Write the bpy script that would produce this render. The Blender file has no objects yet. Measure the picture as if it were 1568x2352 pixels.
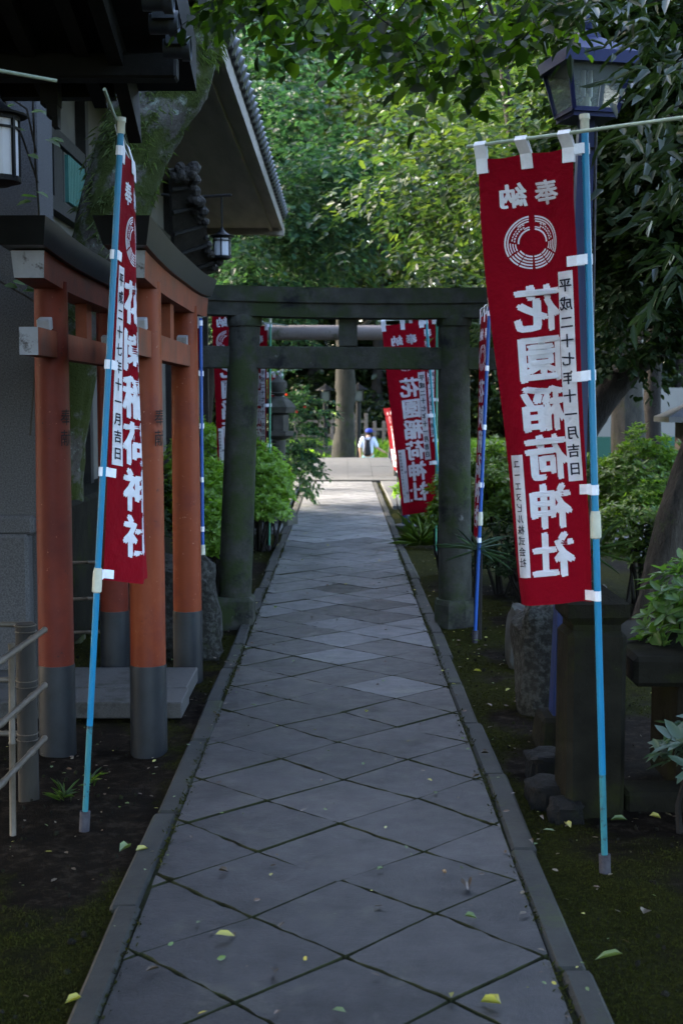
import bpy, math, random
import numpy as np
from mathutils import Vector, Matrix, Quaternion
random.seed(7)
RNG = np.random.default_rng(7)
S = bpy.context.scene
COL = S.collection
R = math.radians

# ------------------------------------------------------------------ camera, world, sun, exposure
F, CX, CY, CAMZ = 3000.0, 784.0, 1176.0, 1.7          # focal length and centre, in the units measured off the photo (1568 x 2352)
TH = math.atan(256 / F)
cd = bpy.data.cameras.new('camera'); cam = bpy.data.objects.new('camera', cd); COL.objects.link(cam)
cam.location = (0, 0, CAMZ); cam.rotation_euler = (math.pi / 2 - TH, 0, 0)
cd.sensor_fit = 'VERTICAL'; cd.sensor_height = 36; cd.lens = F / 2352 * 36
cd.clip_start = 0.05; cd.clip_end = 800
cd.dof.use_dof = True; cd.dof.focus_distance = 6.2; cd.dof.aperture_fstop = 4.5
S.camera = cam
SUN_EL, SUN_AZ = R(34), R(-62)                          # azimuth measured from +Y towards +X
w = bpy.data.worlds.new('World'); S.world = w; w.use_nodes = True
nt = w.node_tree
bg = nt.nodes['Background']
sky = nt.nodes.new('ShaderNodeTexSky'); sky.sky_type = 'NISHITA'; sky.sun_disc = False
sky.sun_elevation = SUN_EL; sky.sun_rotation = SUN_AZ
sky.dust_density = 3.5; sky.ozone_density = 0.9; sky.air_density = 1.0
nt.links.new(sky.outputs[0], bg.inputs[0]); bg.inputs[1].default_value = 0.15
sd = bpy.data.lights.new('sun', 'SUN'); sd.energy = 1.3; sd.angle = R(10); sd.color = (1, .93, .8)
sun = bpy.data.objects.new('sun', sd); COL.objects.link(sun)
sdir = Vector((math.sin(SUN_AZ) * math.cos(SUN_EL), math.cos(SUN_AZ) * math.cos(SUN_EL), math.sin(SUN_EL)))
sun.rotation_euler = sdir.to_track_quat('Z', 'Y').to_euler()
sun.location = sdir * 60
S.view_settings.view_transform = 'Standard'; S.view_settings.look = 'None'
S.view_settings.gamma = 1; S.view_settings.exposure = 3.75
S.render.engine = 'CYCLES'
cy = S.cycles
cy.max_bounces = 7; cy.diffuse_bounces = 4; cy.glossy_bounces = 2; cy.transmission_bounces = 4; cy.transparent_max_bounces = 6
cy.caustics_reflective = False; cy.caustics_refractive = False
cy.use_denoising = True
try: cy.denoiser = 'OPENIMAGEDENOISE'
except Exception: pass

# ------------------------------------------------------------------ measuring helpers
def ray(x, y):
    dx, dy = (x - CX) / F, (CY - y) / F
    return dx, math.cos(TH) + dy * math.sin(TH), -math.sin(TH) + dy * math.cos(TH)
def P(x, y, Y):
    d = ray(x, y); t = Y / d[1]
    return Vector((d[0] * t, Y, CAMZ + d[2] * t))
def G(x, y, z=0.0):
    d = ray(x, y); t = (z - CAMZ) / d[2]
    return Vector((d[0] * t, d[1] * t, z))
def px(n, Y): return n * Y / F

# ------------------------------------------------------------------ objects
def tag(o, label=None, cat=None, group=None, kind=None):
    if label: o['label'] = label
    if cat: o['category'] = cat
    if group: o['group'] = group
    if kind: o['kind'] = kind
    return o
def thing(name, label, cat, loc=(0, 0, 0), group=None):
    o = bpy.data.objects.new(name, None); COL.objects.link(o); o.location = loc
    o.empty_display_size = .1
    return tag(o, label, cat, group)
def link_mesh(name, me, mat, parent=None):
    o = bpy.data.objects.new(name, me); COL.objects.link(o)
    for m in (mat if isinstance(mat, (list, tuple)) else [mat]): me.materials.append(m)
    if parent is not None: o.parent = parent
    return o
def world_loc(o):
    v = Vector(o.location)
    while o.parent: o = o.parent; v += Vector(o.location)
    return v
def copy_tree(o, parent=None):
    c = o.copy(); COL.objects.link(c)
    if parent is not None: c.parent = parent
    for ch in [k for k in bpy.data.objects if k.parent == o]: copy_tree(ch, c)
    return c

class MB:
    """collects shapes given in world coordinates and links them as one mesh object"""
    def __init__(s): s.v = []; s.f = []; s.mi = []; s.cur = 0
    def add(s, vs, fs):
        n = len(s.v); s.v += [tuple(v) for v in vs]
        s.f += [tuple(i + n for i in f) for f in fs]; s.mi += [s.cur] * len(fs)
    def box(s, c, size, rot=None, bev=0.0, top=(1, 1)):
        x, y, z = [k / 2 for k in size]; c = Vector(c)
        b = min(bev, x * .9, y * .9, z * .9)
        if b <= 0:
            vs = [(-x, -y, -z), (x, -y, -z), (x, y, -z), (-x, y, -z), (-x, -y, z), (x, -y, z), (x, y, z), (-x, y, z)]
            fs = [(3, 2, 1, 0), (4, 5, 6, 7), (0, 1, 5, 4), (1, 2, 6, 5), (2, 3, 7, 6), (3, 0, 4, 7)]
        else:
            vs = []
            for zz, k in ((-z, b), (-z + b, 0), (z - b, 0), (z, b)):
                X, Y = x - k, y - k
                o = [(-X + (b - k), -Y), (X - (b - k), -Y), (X, -Y + (b - k)), (X, Y - (b - k)), (X - (b - k), Y), (-X + (b - k), Y), (-X, Y - (b - k)), (-X, -Y + (b - k))]
                vs += [(p[0], p[1], zz) for p in o]
            fs = [tuple(range(7, -1, -1)), tuple(range(24, 32))]
            for r_ in range(3):
                for i in range(8):
                    j = (i + 1) % 8
                    fs.append((r_ * 8 + i, r_ * 8 + j, r_ * 8 + 8 + j, r_ * 8 + 8 + i))
        vs = [Vector((v[0] * (top[0] if v[2] > 0 else 1), v[1] * (top[1] if v[2] > 0 else 1), v[2])) for v in vs]
        if rot is not None: vs = [rot @ v for v in vs]
        s.add([v + c for v in vs], fs)
    def tube(s, pts, radii, n=12, caps=True, jit=0.0):
        pts = [Vector(p) for p in pts]
        if not isinstance(radii, (list, tuple)): radii = [radii] * len(pts)
        vs, fs = [], []
        up = None
        for i, p in enumerate(pts):
            t = (pts[min(i + 1, len(pts) - 1)] - pts[max(i - 1, 0)]).normalized()
            if up is None: up = t.orthogonal().normalized()
            up = (up - t * up.dot(t)).normalized(); q = t.cross(up)
            for k in range(n):
                a = 2 * math.pi * k / n; r = radii[i] * (1 + jit * (random.random() - .5))
                vs.append(p + (up * math.cos(a) + q * math.sin(a)) * r)
        for i in range(len(pts) - 1):
            for k in range(n):
                j = (k + 1) % n
                fs.append((i * n + k, i * n + j, (i + 1) * n + j, (i + 1) * n + k))
        if caps:
            fs.append(tuple(range(n - 1, -1, -1))); fs.append(tuple((len(pts) - 1) * n + k for k in range(n)))
        s.add(vs, fs)
    def lathe(s, c, prof, n=20, rot=None, phase=0.0):
        c = Vector(c); vs, fs = [], []
        for r, z in prof:
            for k in range(n):
                a = 2 * math.pi * (k + phase) / n
                v = Vector((r * math.cos(a), r * math.sin(a), z))
                vs.append((rot @ v if rot is not None else v) + c)
        for i in range(len(prof) - 1):
            for k in range(n):
                j = (k + 1) % n
                fs.append((i * n + k, i * n + j, (i + 1) * n + j, (i + 1) * n + k))
        fs.append(tuple(range(n - 1, -1, -1))); fs.append(tuple((len(prof) - 1) * n + k for k in range(n)))
        s.add(vs, fs)
    def prism(s, poly, off):
        off = Vector(off); a = [Vector(p) for p in poly]; n = len(a)
        s.add(a + [p + off for p in a], [tuple(range(n - 1, -1, -1)), tuple(range(n, 2 * n))] + [(i, (i + 1) % n, n + (i + 1) % n, n + i) for i in range(n)])
    def build(s, name, mat, parent=None, smooth=False, loc=None):
        me = bpy.data.meshes.new(name)
        base = world_loc(parent) if parent is not None else Vector(loc if loc is not None else (0, 0, 0))
        me.from_pydata([(v[0] - base.x, v[1] - base.y, v[2] - base.z) for v in s.v], [], s.f)
        me.polygons.foreach_set('material_index', s.mi)
        if smooth:
            me.polygons.foreach_set('use_smooth', [True] * len(me.polygons))
        me.update()
        o = link_mesh(name, me, mat, parent)
        if smooth:
            try: me.set_sharp_from_angle(angle=R(38))
            except Exception: pass
        if parent is None and loc is not None: o.location = base
        return o

# ------------------------------------------------------------------ materials
def nodes(name):
    m = bpy.data.materials.new(name); m.use_nodes = True
    t = m.node_tree; b = t.nodes['Principled BSDF']
    return m, t, b
def ramp(t, fac, stops):
    r = t.nodes.new('ShaderNodeValToRGB'); e = r.color_ramp.elements
    while len(e) > len(stops): e.remove(e[-1])
    while len(e) < len(stops): e.new(.5)
    for k, (p, c) in enumerate(stops): e[k].position = p; e[k].color = (*c, 1) if len(c) == 3 else c
    t.links.new(fac, r.inputs[0]); return r.outputs[0]
def noise(t, scale, detail=5, rough=.6, vec=None, out=0, dist=0.0):
    n = t.nodes.new('ShaderNodeTexNoise'); n.inputs['Scale'].default_value = scale; n.inputs['Detail'].default_value = detail
    n.inputs['Roughness'].default_value = rough; n.inputs['Distortion'].default_value = dist
    if vec is not None: t.links.new(vec, n.inputs['Vector'])
    return n.outputs[out]
def coord(t, which='Object', scale=None):
    c = t.nodes.new('ShaderNodeTexCoord').outputs[which]
    if scale is None: return c
    m = t.nodes.new('ShaderNodeMapping'); m.inputs['Scale'].default_value = scale; t.links.new(c, m.inputs[0]); return m.outputs[0]
def mix(t, fac, a, b, mode='MIX'):
    m = t.nodes.new('ShaderNodeMix'); m.data_type = 'RGBA'; m.blend_type = mode
    for sock, v in ((m.inputs[0], fac), (m.inputs[6], a), (m.inputs[7], b)):
        if hasattr(v, 'is_linked'): t.links.new(v, sock)
        elif isinstance(v, (int, float)): sock.default_value = v
        else: sock.default_value = (*v, 1)
    return m.outputs[2]
def bump(t, b, h, strength=.5, dist=.01):
    n = t.nodes.new('ShaderNodeBump'); n.inputs['Strength'].default_value = strength; n.inputs['Distance'].default_value = dist
    t.links.new(h, n.inputs['Height']); t.links.new(n.outputs[0], b.inputs['Normal'])
# colour factors per material; some darken pillar, stucco and bridge in place of shade
TONE = {'speckled_grey_stucco': .7, 'vermilion_paint': (.74, .58, .54), 'vermilion_paint_worn': (.8, .65, .6), 'faded_red_beam': (1.45, 1.15, .9), 'black_metal_sleeve': .5, 'granite_slab': .34, 'dark_stone': (.5, .5, .47),
        'mossy_torii_stone': .55, 'kerb_stone': .5, 'cyan_plastic_pole': .68, 'worn_pole_foot': .6, 'blue_plastic_pole': .75, 'weathered_bamboo': .45, 'charred_fence_post': .5, 'lichen_rock': .4, 'grey_stone': .32,
        'navy_lamp_paint': .6, 'blue_lamp_post': .6, 'grey_soffit_board': 1.15, 'grey_plaster': .65, 'grey_roof_tile': .42, 'white_lantern_paper': .7, 'pale_paving': .26, 'pale_log': .38, 'grey_fence_wood': .7, 'white_end_paint': .6,
        'maple_leaf': (.5, .56, .62), 'cherry_leaf': .42, 'sunlit_wood_leaf': .36, 'azalea_leaf': .8, 'azalea_leaf_dark': .75, 'rhododendron_leaf': .6, 'magnolia_leaf': .5, 'bark_moss': .7, 'bark_pale': .26, 'black_iron': .4, 'dull_lantern_glass': .4, 'old_dark_wood': .6, 'black_roof_board': .5,
        'grey_socket_pipe': .6, 'yellow_leaf': .7, 'green_leaf': .6, 'brown_leaf': .7, 'grass_blade': .6, 'carved_dark_wood': .6, 'pale_wall': .32, 'dark_lava_rock': .15, 'cream_plastic_joint': .75, 'pale_green_rod': .75}
def toned(name, c):
    k = TONE.get(name, 1); k = k if isinstance(k, tuple) else (k, k, k)
    return tuple(a * b for a, b in zip(c, k))
def mat_surf(name, c1, c2, scale=6, rough=.8, bmp=.4, bscale=60, bdist=.004, spots=None, spec=.22, stretch=None, extra=None):
    """two tone surface with grain; spots = (colour, scale, threshold) adds a third tone of its own (moss, lichen, chips)"""
    m, t, b = nodes(name); c1, c2 = toned(name, c1), toned(name, c2); spots = [(toned(name, q[0]),) + tuple(q[1:]) for q in (spots or [])]
    v = coord(t, 'Object', stretch) if stretch else coord(t)
    col = ramp(t, noise(t, scale, 6, .65, v), [(.3, c1), (.7, c2)])
    for sp in (spots or []):
        msk = ramp(t, noise(t, sp[1], 7, .7, coord(t)), [(sp[2], (0, 0, 0)), (sp[2] + sp[3], (1, 1, 1))])
        col = mix(t, msk, col, sp[0])
    t.links.new(col, b.inputs['Base Color'])
    b.inputs['Roughness'].default_value = rough; b.inputs['Specular IOR Level'].default_value = spec
    if bmp: bump(t, b, noise(t, bscale, 6, .7, v), bmp, bdist)
    return m
def mat_leaf(name, cols, trans=.35, rough=.42, tint=(1.0, 1.15, .35), spec=.4):
    m, t, b = nodes(name); cols = [toned(name, c) for c in cols]
    rnd = t.nodes.new('ShaderNodeNewGeometry').outputs['Random Per Island']
    n = len(cols)
    col = ramp(t, rnd, [(i / max(1, n - 1), c) for i, c in enumerate(cols)])
    t.links.new(col, b.inputs['Base Color']); b.inputs['Roughness'].default_value = rough
    b.inputs['Specular IOR Level'].default_value = spec
    tr = t.nodes.new('ShaderNodeBsdfTranslucent')
    t.links.new(mix(t, 1.0, mix(t, .0, col, col), tuple(2.2 * k for k in tint), 'MULTIPLY'), tr.inputs[0])
    ms = t.nodes.new('ShaderNodeMixShader'); ms.inputs[0].default_value = trans
    t.links.new(b.outputs[0], ms.inputs[1]); t.links.new(tr.outputs[0], ms.inputs[2])
    t.links.new(ms.outputs[0], t.nodes['Material Output'].inputs[0])
    return m
def mat_plain(name, c, rough=.5, var=.12, scale=25, spec=.14, bmp=0, bscale=80):
    return mat_surf(name, tuple(k * (1 - var) for k in c), tuple(k * (1 + var) for k in c), scale, rough, bmp, bscale, .002, None, spec)

M = {}
M['bark'] = mat_surf('bark', (.015, .0125, .01), (.075, .064, .05), 14, .95, 1, 26, .06, [((.05, .07, .02), 3, .55, .1)], .2, (1, 1, .25))
M['bark_pale'] = mat_surf('bark_pale', (.05, .046, .038), (.15, .138, .115), 8, .95, .9, 18, .03, [((.08, .1, .03), 3, .56, .1)], .2, (1, 1, .3))
M['bark_dark'] = mat_surf('bark_dark', (.007, .006, .0055), (.02, .017, .015), 5, .95, .9, 18, .03, None, .2, (1, 1, .3))
M['bark_moss'] = mat_surf('bark_moss', (.07, .06, .05), (.17, .16, .14), 6, .95, 1, 28, .03, [((.26, .3, .25), 9, .56, .05), ((.045, .06, .01), 3.2, .42, .08)], .2)
M['moss'] = mat_leaf('fern_green', [(.06, .085, .025), (.13, .165, .06)], .25)
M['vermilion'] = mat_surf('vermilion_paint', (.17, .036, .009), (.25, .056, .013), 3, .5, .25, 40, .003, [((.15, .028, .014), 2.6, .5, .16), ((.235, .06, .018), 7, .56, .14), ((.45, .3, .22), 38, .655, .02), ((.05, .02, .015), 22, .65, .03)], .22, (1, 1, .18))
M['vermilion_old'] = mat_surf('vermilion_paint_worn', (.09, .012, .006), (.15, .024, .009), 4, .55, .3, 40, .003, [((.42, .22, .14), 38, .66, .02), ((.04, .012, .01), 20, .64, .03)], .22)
M['beam_brown'] = mat_surf('faded_red_beam', (.06, .02, .01), (.15, .038, .014), 4, .6, .35, 30, .004, [((.05, .03, .025), 2.2, .55, .2)], .35)
M['ink'] = mat_plain('black_lettering', (.012, .012, .014), .7)
M['post_foot'] = mat_surf('black_metal_sleeve', (.014, .015, .018), (.036, .04, .046), 5, .45, .2, 30, .002, [((.035, .055, .058), 3, .55, .12)], .25)
M['lacquer'] = mat_surf('black_roof_board', (.012, .014, .016), (.03, .034, .036), 6, .42, .2, 30, .002, None, .5)
M['white_paint'] = mat_surf('white_end_paint', (.33, .34, .37), (.5, .51, .55), 8, .6, .3, 50, .003, [((.12, .11, .11), 11, .57, .08)], .3)
M['stone_moss'] = mat_surf('mossy_torii_stone', (.032, .034, .027), (.095, .095, .08), 7, .9, .8, 45, .008, [((.045, .064, .022), 2.6, .48, .12), ((.2, .2, .19), 6, .66, .05), ((.016, .016, .018), 3.1, .56, .1)], .2)
M['stone_dark'] = mat_surf('dark_stone', (.013, .012, .0095), (.034, .031, .024), 7, .9, .8, 50, .008, [((.03, .034, .012), 3, .52, .12), ((.07, .068, .06), 24, .66, .05)], .05)
M['stone_grey'] = mat_surf('grey_stone', (.1, .1, .09), (.2, .19, .17), 8, .9, .7, 60, .006, [((.07, .09, .03), 3, .55, .12)], .2)
M['granite'] = mat_surf('granite_slab', (.09, .088, .085), (.21, .2, .195), 130, .75, .3, 120, .002, [((.05, .05, .035), 4, .53, .12)], .3)
M['rock'] = mat_surf('lichen_rock', (.02, .019, .016), (.06, .056, .048), 9, .95, 1, 24, .03, [((.13, .135, .12), 26, .46, .16), ((.05, .07, .02), 3, .6, .1)], .2)
M['lava'] = mat_surf('dark_lava_rock', (.02, .02, .02), (.05, .048, .045), 12, .95, 1, 30, .02, [((.05, .06, .02), 4, .58, .12)], .2)
M['cyan'] = mat_surf('cyan_plastic_pole', (.008, .22, .42), (.012, .27, .5), 3, .38, 0, spots=[((.006, .14, .26), 2.2, .62, .1), ((.02, .06, .07), 45, .7, .03)], spec=.35)
M['cyan_worn'] = mat_surf('worn_pole_foot', (.02, .17, .2), (.04, .3, .36), 18, .6, 0, spots=[((.03, .07, .08), 22, .55, .06)], spec=.4, stretch=(1, 1, .35))
M['blue'] = mat_surf('blue_plastic_pole', (.005, .07, .34), (.008, .1, .42), 3, .38, 0, spec=.5)
M['teal'] = mat_surf('teal_plastic_pole', (.015, .22, .3), (.02, .28, .36), 3, .4, 0, spec=.5)
M['green_pole'] = mat_surf('green_plastic_pole', (.02, .16, .1), (.03, .22, .13), 3, .4, 0, spec=.5)
M['rod'] = mat_plain('pale_green_rod', (.42, .5, .4), .4)
M['joint'] = mat_plain('cream_plastic_joint', (.62, .6, .48), .45)
M['socket'] = mat_surf('grey_socket_pipe', (.045, .04, .05), (.1, .095, .11), 30, .8, .3)
M['navy'] = mat_surf('navy_lamp_paint', (.004, .008, .07), (.007, .014, .1), 4, .5, .1, 40, .002, None, .3)
M['navy_blue'] = mat_surf('blue_lamp_post', (.006, .018, .1), (.008, .024, .13), 4, .45, .1, 40, .002, None, .5)
M['log'] = mat_surf('pale_log', (.3, .25, .24), (.42, .37, .36), 8, .85, .3, 30, .004, [((.12, .13, .07), 3, .55, .12)], .2, (.3, 1, 1))
M['dark_metal'] = mat_plain('black_iron', (.018, .018, .02), .5)
M['bamboo'] = mat_surf('weathered_bamboo', (.1, .078, .052), (.22, .175, .13), 12, .55, .2, 40, .002, [((.05, .04, .03), 9, .62, .1)], .4)
M['bamboo_post'] = mat_surf('charred_fence_post', (.018, .015, .013), (.05, .041, .03), 10, .8, .5, 30, .004, None, .3, (1, 1, .2))
M['wood_fence'] = mat_surf('grey_fence_wood', (.1, .075, .062), (.2, .155, .13), 8, .85, .3, 30, .004, None, .3)
M['dark_wood'] = mat_surf('old_dark_wood', (.012, .011, .01), (.032, .028, .025), 8, .75, .5, 30, .004, None, .3)
M['carved'] = mat_surf('carved_dark_wood', (.02, .017, .015), (.07, .06, .052), 20, .8, .9, 50, .012, None, .3)
M['tile'] = mat_surf('grey_roof_tile', (.05, .055, .065), (.12, .13, .15), 10, .4, .2, 40, .002, None, .5)
M['stucco'] = mat_surf('speckled_grey_stucco', (.05, .049, .05), (.15, .145, .145), 110, .9, .6, 110, .006, [((.09, .09, .085), 1.6, .55, .2)], .2)
M['plaster'] = mat_surf('grey_plaster', (.13, .125, .115), (.19, .183, .165), 3, .9, .2, 60, .003, None, .2)
M['soffit'] = mat_surf('grey_soffit_board', (.14, .125, .108), (.21, .19, .165), 5, .85, .2, 30, .003, None, .2, (1, .15, 1))
M['green_slat'] = mat_surf('green_window_slats', (.03, .12, .1), (.05, .17, .15), 4, .5, 0)
M['paper'] = mat_plain('white_lantern_paper', (.75, .75, .8), .6, .05, 8)
M['glass_dull'] = mat_plain('dull_lantern_glass', (.2, .22, .22), .3)
M['white_wall'] = mat_plain('pale_wall', (.5, .49, .46), .7, .06, 2)
M['brown_soil'] = mat_plain('brown_bark_twig', (.04, .03, .022), .9)
M['white_cloth'] = mat_surf('white_cotton_tape', (.68, .68, .74), (.8, .8, .86), 40, .85, .5, 180, .002, None, .1)
M['black_text'] = mat_plain('black_brush_ink', (.02, .02, .035), .8)

def cloth_mat(name, c):
    m, t, b = nodes(name)
    v = coord(t)
    w1 = noise(t, 900, 2, .5, v)
    col = ramp(t, noise(t, 5, 5, .6, v), [(.3, tuple(k * .86 for k in c)), (.7, c)])
    t.links.new(col, b.inputs['Base Color']); b.inputs['Roughness'].default_value = .9; b.inputs['Specular IOR Level'].default_value = .1
    bump(t, b, noise(t, 16, 6, .62, v), .7, .03)
    tr = t.nodes.new('ShaderNodeBsdfTranslucent'); t.links.new(col, tr.inputs[0])
    ms = t.nodes.new('ShaderNodeMixShader'); ms.inputs[0].default_value = .25
    t.links.new(b.outputs[0], ms.inputs[1]); t.links.new(tr.outputs[0], ms.inputs[2])
    t.links.new(ms.outputs[0], t.nodes['Material Output'].inputs[0])
    return m
M['red_cloth'] = cloth_mat('crimson_banner_cloth', (.20, .0015, .009))
M['white_print'] = cloth_mat('white_banner_print', (.8, .8, .86))

def glass_mat():
    m, t, b = nodes('dusty_lamp_glass')
    b.inputs['Base Color'].default_value = (.5, .55, .52, 1); b.inputs['Roughness'].default_value = .12
    tr = t.nodes.new('ShaderNodeBsdfTransparent'); tr.inputs[0].default_value = (.8, .84, .8, 1)
    ms = t.nodes.new('ShaderNodeMixShader'); ms.inputs[0].default_value = .22
    t.links.new(tr.outputs[0], ms.inputs[1]); t.links.new(b.outputs[0], ms.inputs[2])
    t.links.new(ms.outputs[0], t.nodes['Material Output'].inputs[0])
    return m
M['glass'] = glass_mat()
M['bulb'] = mat_plain('frosted_lamp_bulb', (.6, .6, .62), .25)

def ground_mat():
    m, t, b = nodes('moss_and_soil')
    v = coord(t)
    soil = ramp(t, noise(t, 14, 8, .7, v), [(.3, (.004, .003, .002)), (.52, (.01, .007, .005)), (.72, (.038, .029, .021))])
    moss = ramp(t, noise(t, 40, 8, .75, v), [(.3, (.006, .0065, .0012)), (.5, (.0155, .016, .0024)), (.72, (.045, .046, .006))])
    at = t.nodes.new('ShaderNodeAttribute'); at.attribute_name = 'moss'
    msk = ramp(t, mix(t, .35, at.outputs['Fac'], noise(t, 30, 6, .75, v)), [(.38, (0, 0, 0)), (.64, (1, 1, 1))])
    # grass takes over well beyond the bridge
    sp = t.nodes.new('ShaderNodeSeparateXYZ'); t.links.new(v, sp.inputs[0])
    far = ramp(t, sp.outputs[1], [(0, (0, 0, 0)), (1, (1, 1, 1))])
    mr = t.nodes.new('ShaderNodeMapRange'); mr.inputs[1].default_value = 38; mr.inputs[2].default_value = 40
    t.links.new(sp.outputs[1], mr.inputs[0])
    col = mix(t, msk, soil, moss)
    grass = ramp(t, noise(t, 9, 6, .7, v), [(.3, (.06, .11, .015)), (.7, (.14, .22, .03))])
    col = mix(t, mr.outputs[0], col, grass)
    t.links.new(col, b.inputs['Base Color']); b.inputs['Roughness'].default_value = .97; b.inputs['Specular IOR Level'].default_value = .04
    bump(t, b, noise(t, 55, 9, .8, v), .9, .025)
    return m
M['ground'] = ground_mat()
def path_mat(name, c1, c2, c3):
    m, t, b = nodes(name)
    v = coord(t)
    rnd = t.nodes.new('ShaderNodeNewGeometry').outputs['Random Per Island']
    base = ramp(t, rnd, [(0, c1), (.5, c2), (1, c3)])
    col = mix(t, .35, base, ramp(t, noise(t, 5, 8, .7, v), [(.3, tuple(.6 * k for k in c1)), (.7, tuple(1.35 * k for k in c3))]))
    st = ramp(t, noise(t, 2.2, 7, .7, v), [(.5, (0, 0, 0)), (.68, (1, 1, 1))])
    col = mix(t, st, col, tuple(.6 * k for k in c1))
    st2 = ramp(t, noise(t, 3.7, 8, .72, v, dist=.6), [(.56, (0, 0, 0)), (.64, (.75, .75, .75))])
    col = mix(t, st2, col, (c3[0] * 1.05, c3[1] * 1.1, c3[2] * .9))
    gr = ramp(t, noise(t, 150, 3, .7, v), [(.35, (.6, .6, .6)), (.5, (1, 1, 1)), (.68, (1.0, 1.0, 1.0)), (.78, (1.7, 1.7, 1.7))])
    col = mix(t, .8, col, gr, 'MULTIPLY')
    t.links.new(col, b.inputs['Base Color'])
    rr = ramp(t, noise(t, 7, 6, .6, v), [(.3, (.3,) * 3), (.7, (.55,) * 3)])
    t.links.new(rr, b.inputs['Roughness']); b.inputs['Specular IOR Level'].default_value = .3
    bump(t, b, mix(t, .35, noise(t, 7, 9, .68, v), noise(t, 70, 6, .8, v)), .7, .012)
    return m
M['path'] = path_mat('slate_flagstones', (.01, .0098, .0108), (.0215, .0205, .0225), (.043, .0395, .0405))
M['path_far'] = path_mat('pale_sky_lightened_flagstones', (.1, .101, .106), (.14, .141, .148), (.19, .19, .195))  # smoother pale paving, its colour lightened further for the open sky above
M['path_mid'] = path_mat('sky_brightened_flagstones', (.05, .05, .055), (.075, .074, .08), (.11, .107, .112))  # same slabs in a lighter colour, standing in for open-sky light
M['kerb'] = mat_surf('kerb_stone', (.022, .022, .019), (.056, .055, .048), 7, .8, .5, 60, .004, [((.05, .062, .02), 3.4, .56, .12)], .3)
M['joint_moss'] = mat_surf('mossy_joint_soil', (.008, .008, .005), (.03, .034, .012), 9, .97, .8, 60, .01, None, .1)
M['pale_paving'] = mat_surf('pale_paving', (.2, .2, .2), (.3, .3, .295), 5, .75, .3, 50, .003, [((.14, .14, .138), 2, .55, .2)], .3)

L = {}
L['maple'] = mat_leaf('maple_leaf', [(.018, .045, .024), (.035, .082, .04), (.05, .105, .05), (.09, .15, .045)], .3, rough=.5, spec=.16, tint=(.85, 1.0, .55))  # yellowest tone stands in for leaves lit from behind
L['cherry'] = mat_leaf('cherry_leaf', [(.022, .05, .02), (.045, .09, .03), (.07, .12, .035), (.14, .19, .035)], .32, rough=.5, spec=.16, tint=(.9, 1.0, .5))  # last, yellow tone puts light from behind into some leaves
L['back'] = mat_leaf('sunlit_wood_leaf', [(.012, .028, .01), (.026, .052, .016), (.075, .105, .02)], .4, tint=(1, 1.1, .4))
L['over'] = mat_leaf('magnolia_leaf', [(.012, .026, .005), (.022, .045, .008), (.05, .095, .012), (.12, .19, .02)], .45, .5, spec=.12)  # brightest tone paints in the backlit leaves
L['dark'] = mat_leaf('evergreen_leaf', [(.006, .013, .005), (.011, .022, .008), (.017, .031, .012)], .12, .7, spec=.06)
L['long'] = mat_leaf('oak_leaf', [(.01, .02, .008), (.018, .033, .013), (.028, .046, .02)], .2, .42, spec=.22)
L['azalea'] = mat_leaf('azalea_leaf', [(.09, .17, .02), (.15, .27, .03), (.22, .34, .05)], .4)
L['azalea_dark'] = mat_leaf('azalea_leaf_dark', [(.05, .1, .016), (.09, .16, .022), (.14, .225, .036)], .38)
L['rhodo'] = mat_leaf('rhododendron_leaf', [(.06, .12, .03), (.09, .18, .04), (.13, .23, .06)], .35)
L['grey'] = mat_leaf('grey_green_leaf', [(.04, .07, .05), (.06, .1, .07)], .2)
L['grass'] = mat_leaf('grass_blade', [(.05, .09, .015), (.09, .15, .025), (.035, .06, .012)], .3)
L['moss_blade'] = mat_leaf('moss_blade', [(.011, .0118, .0017), (.018, .0192, .0026), (.03, .032, .004)], .15, spec=.1, rough=.8)
L['fall_y'] = mat_leaf('yellow_leaf', [(.5, .42, .08), (.42, .4, .12)], .2)
L['fall_b'] = mat_leaf('brown_leaf', [(.14, .075, .04), (.07, .045, .03), (.2, .15, .1)], .1)
L['fall_g'] = mat_leaf('green_leaf', [(.13, .2, .07), (.2, .26, .12)], .2)
L['red'] = mat_leaf('red_flower', [(.5, .02, .02), (.4, .03, .03)], .2)

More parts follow.
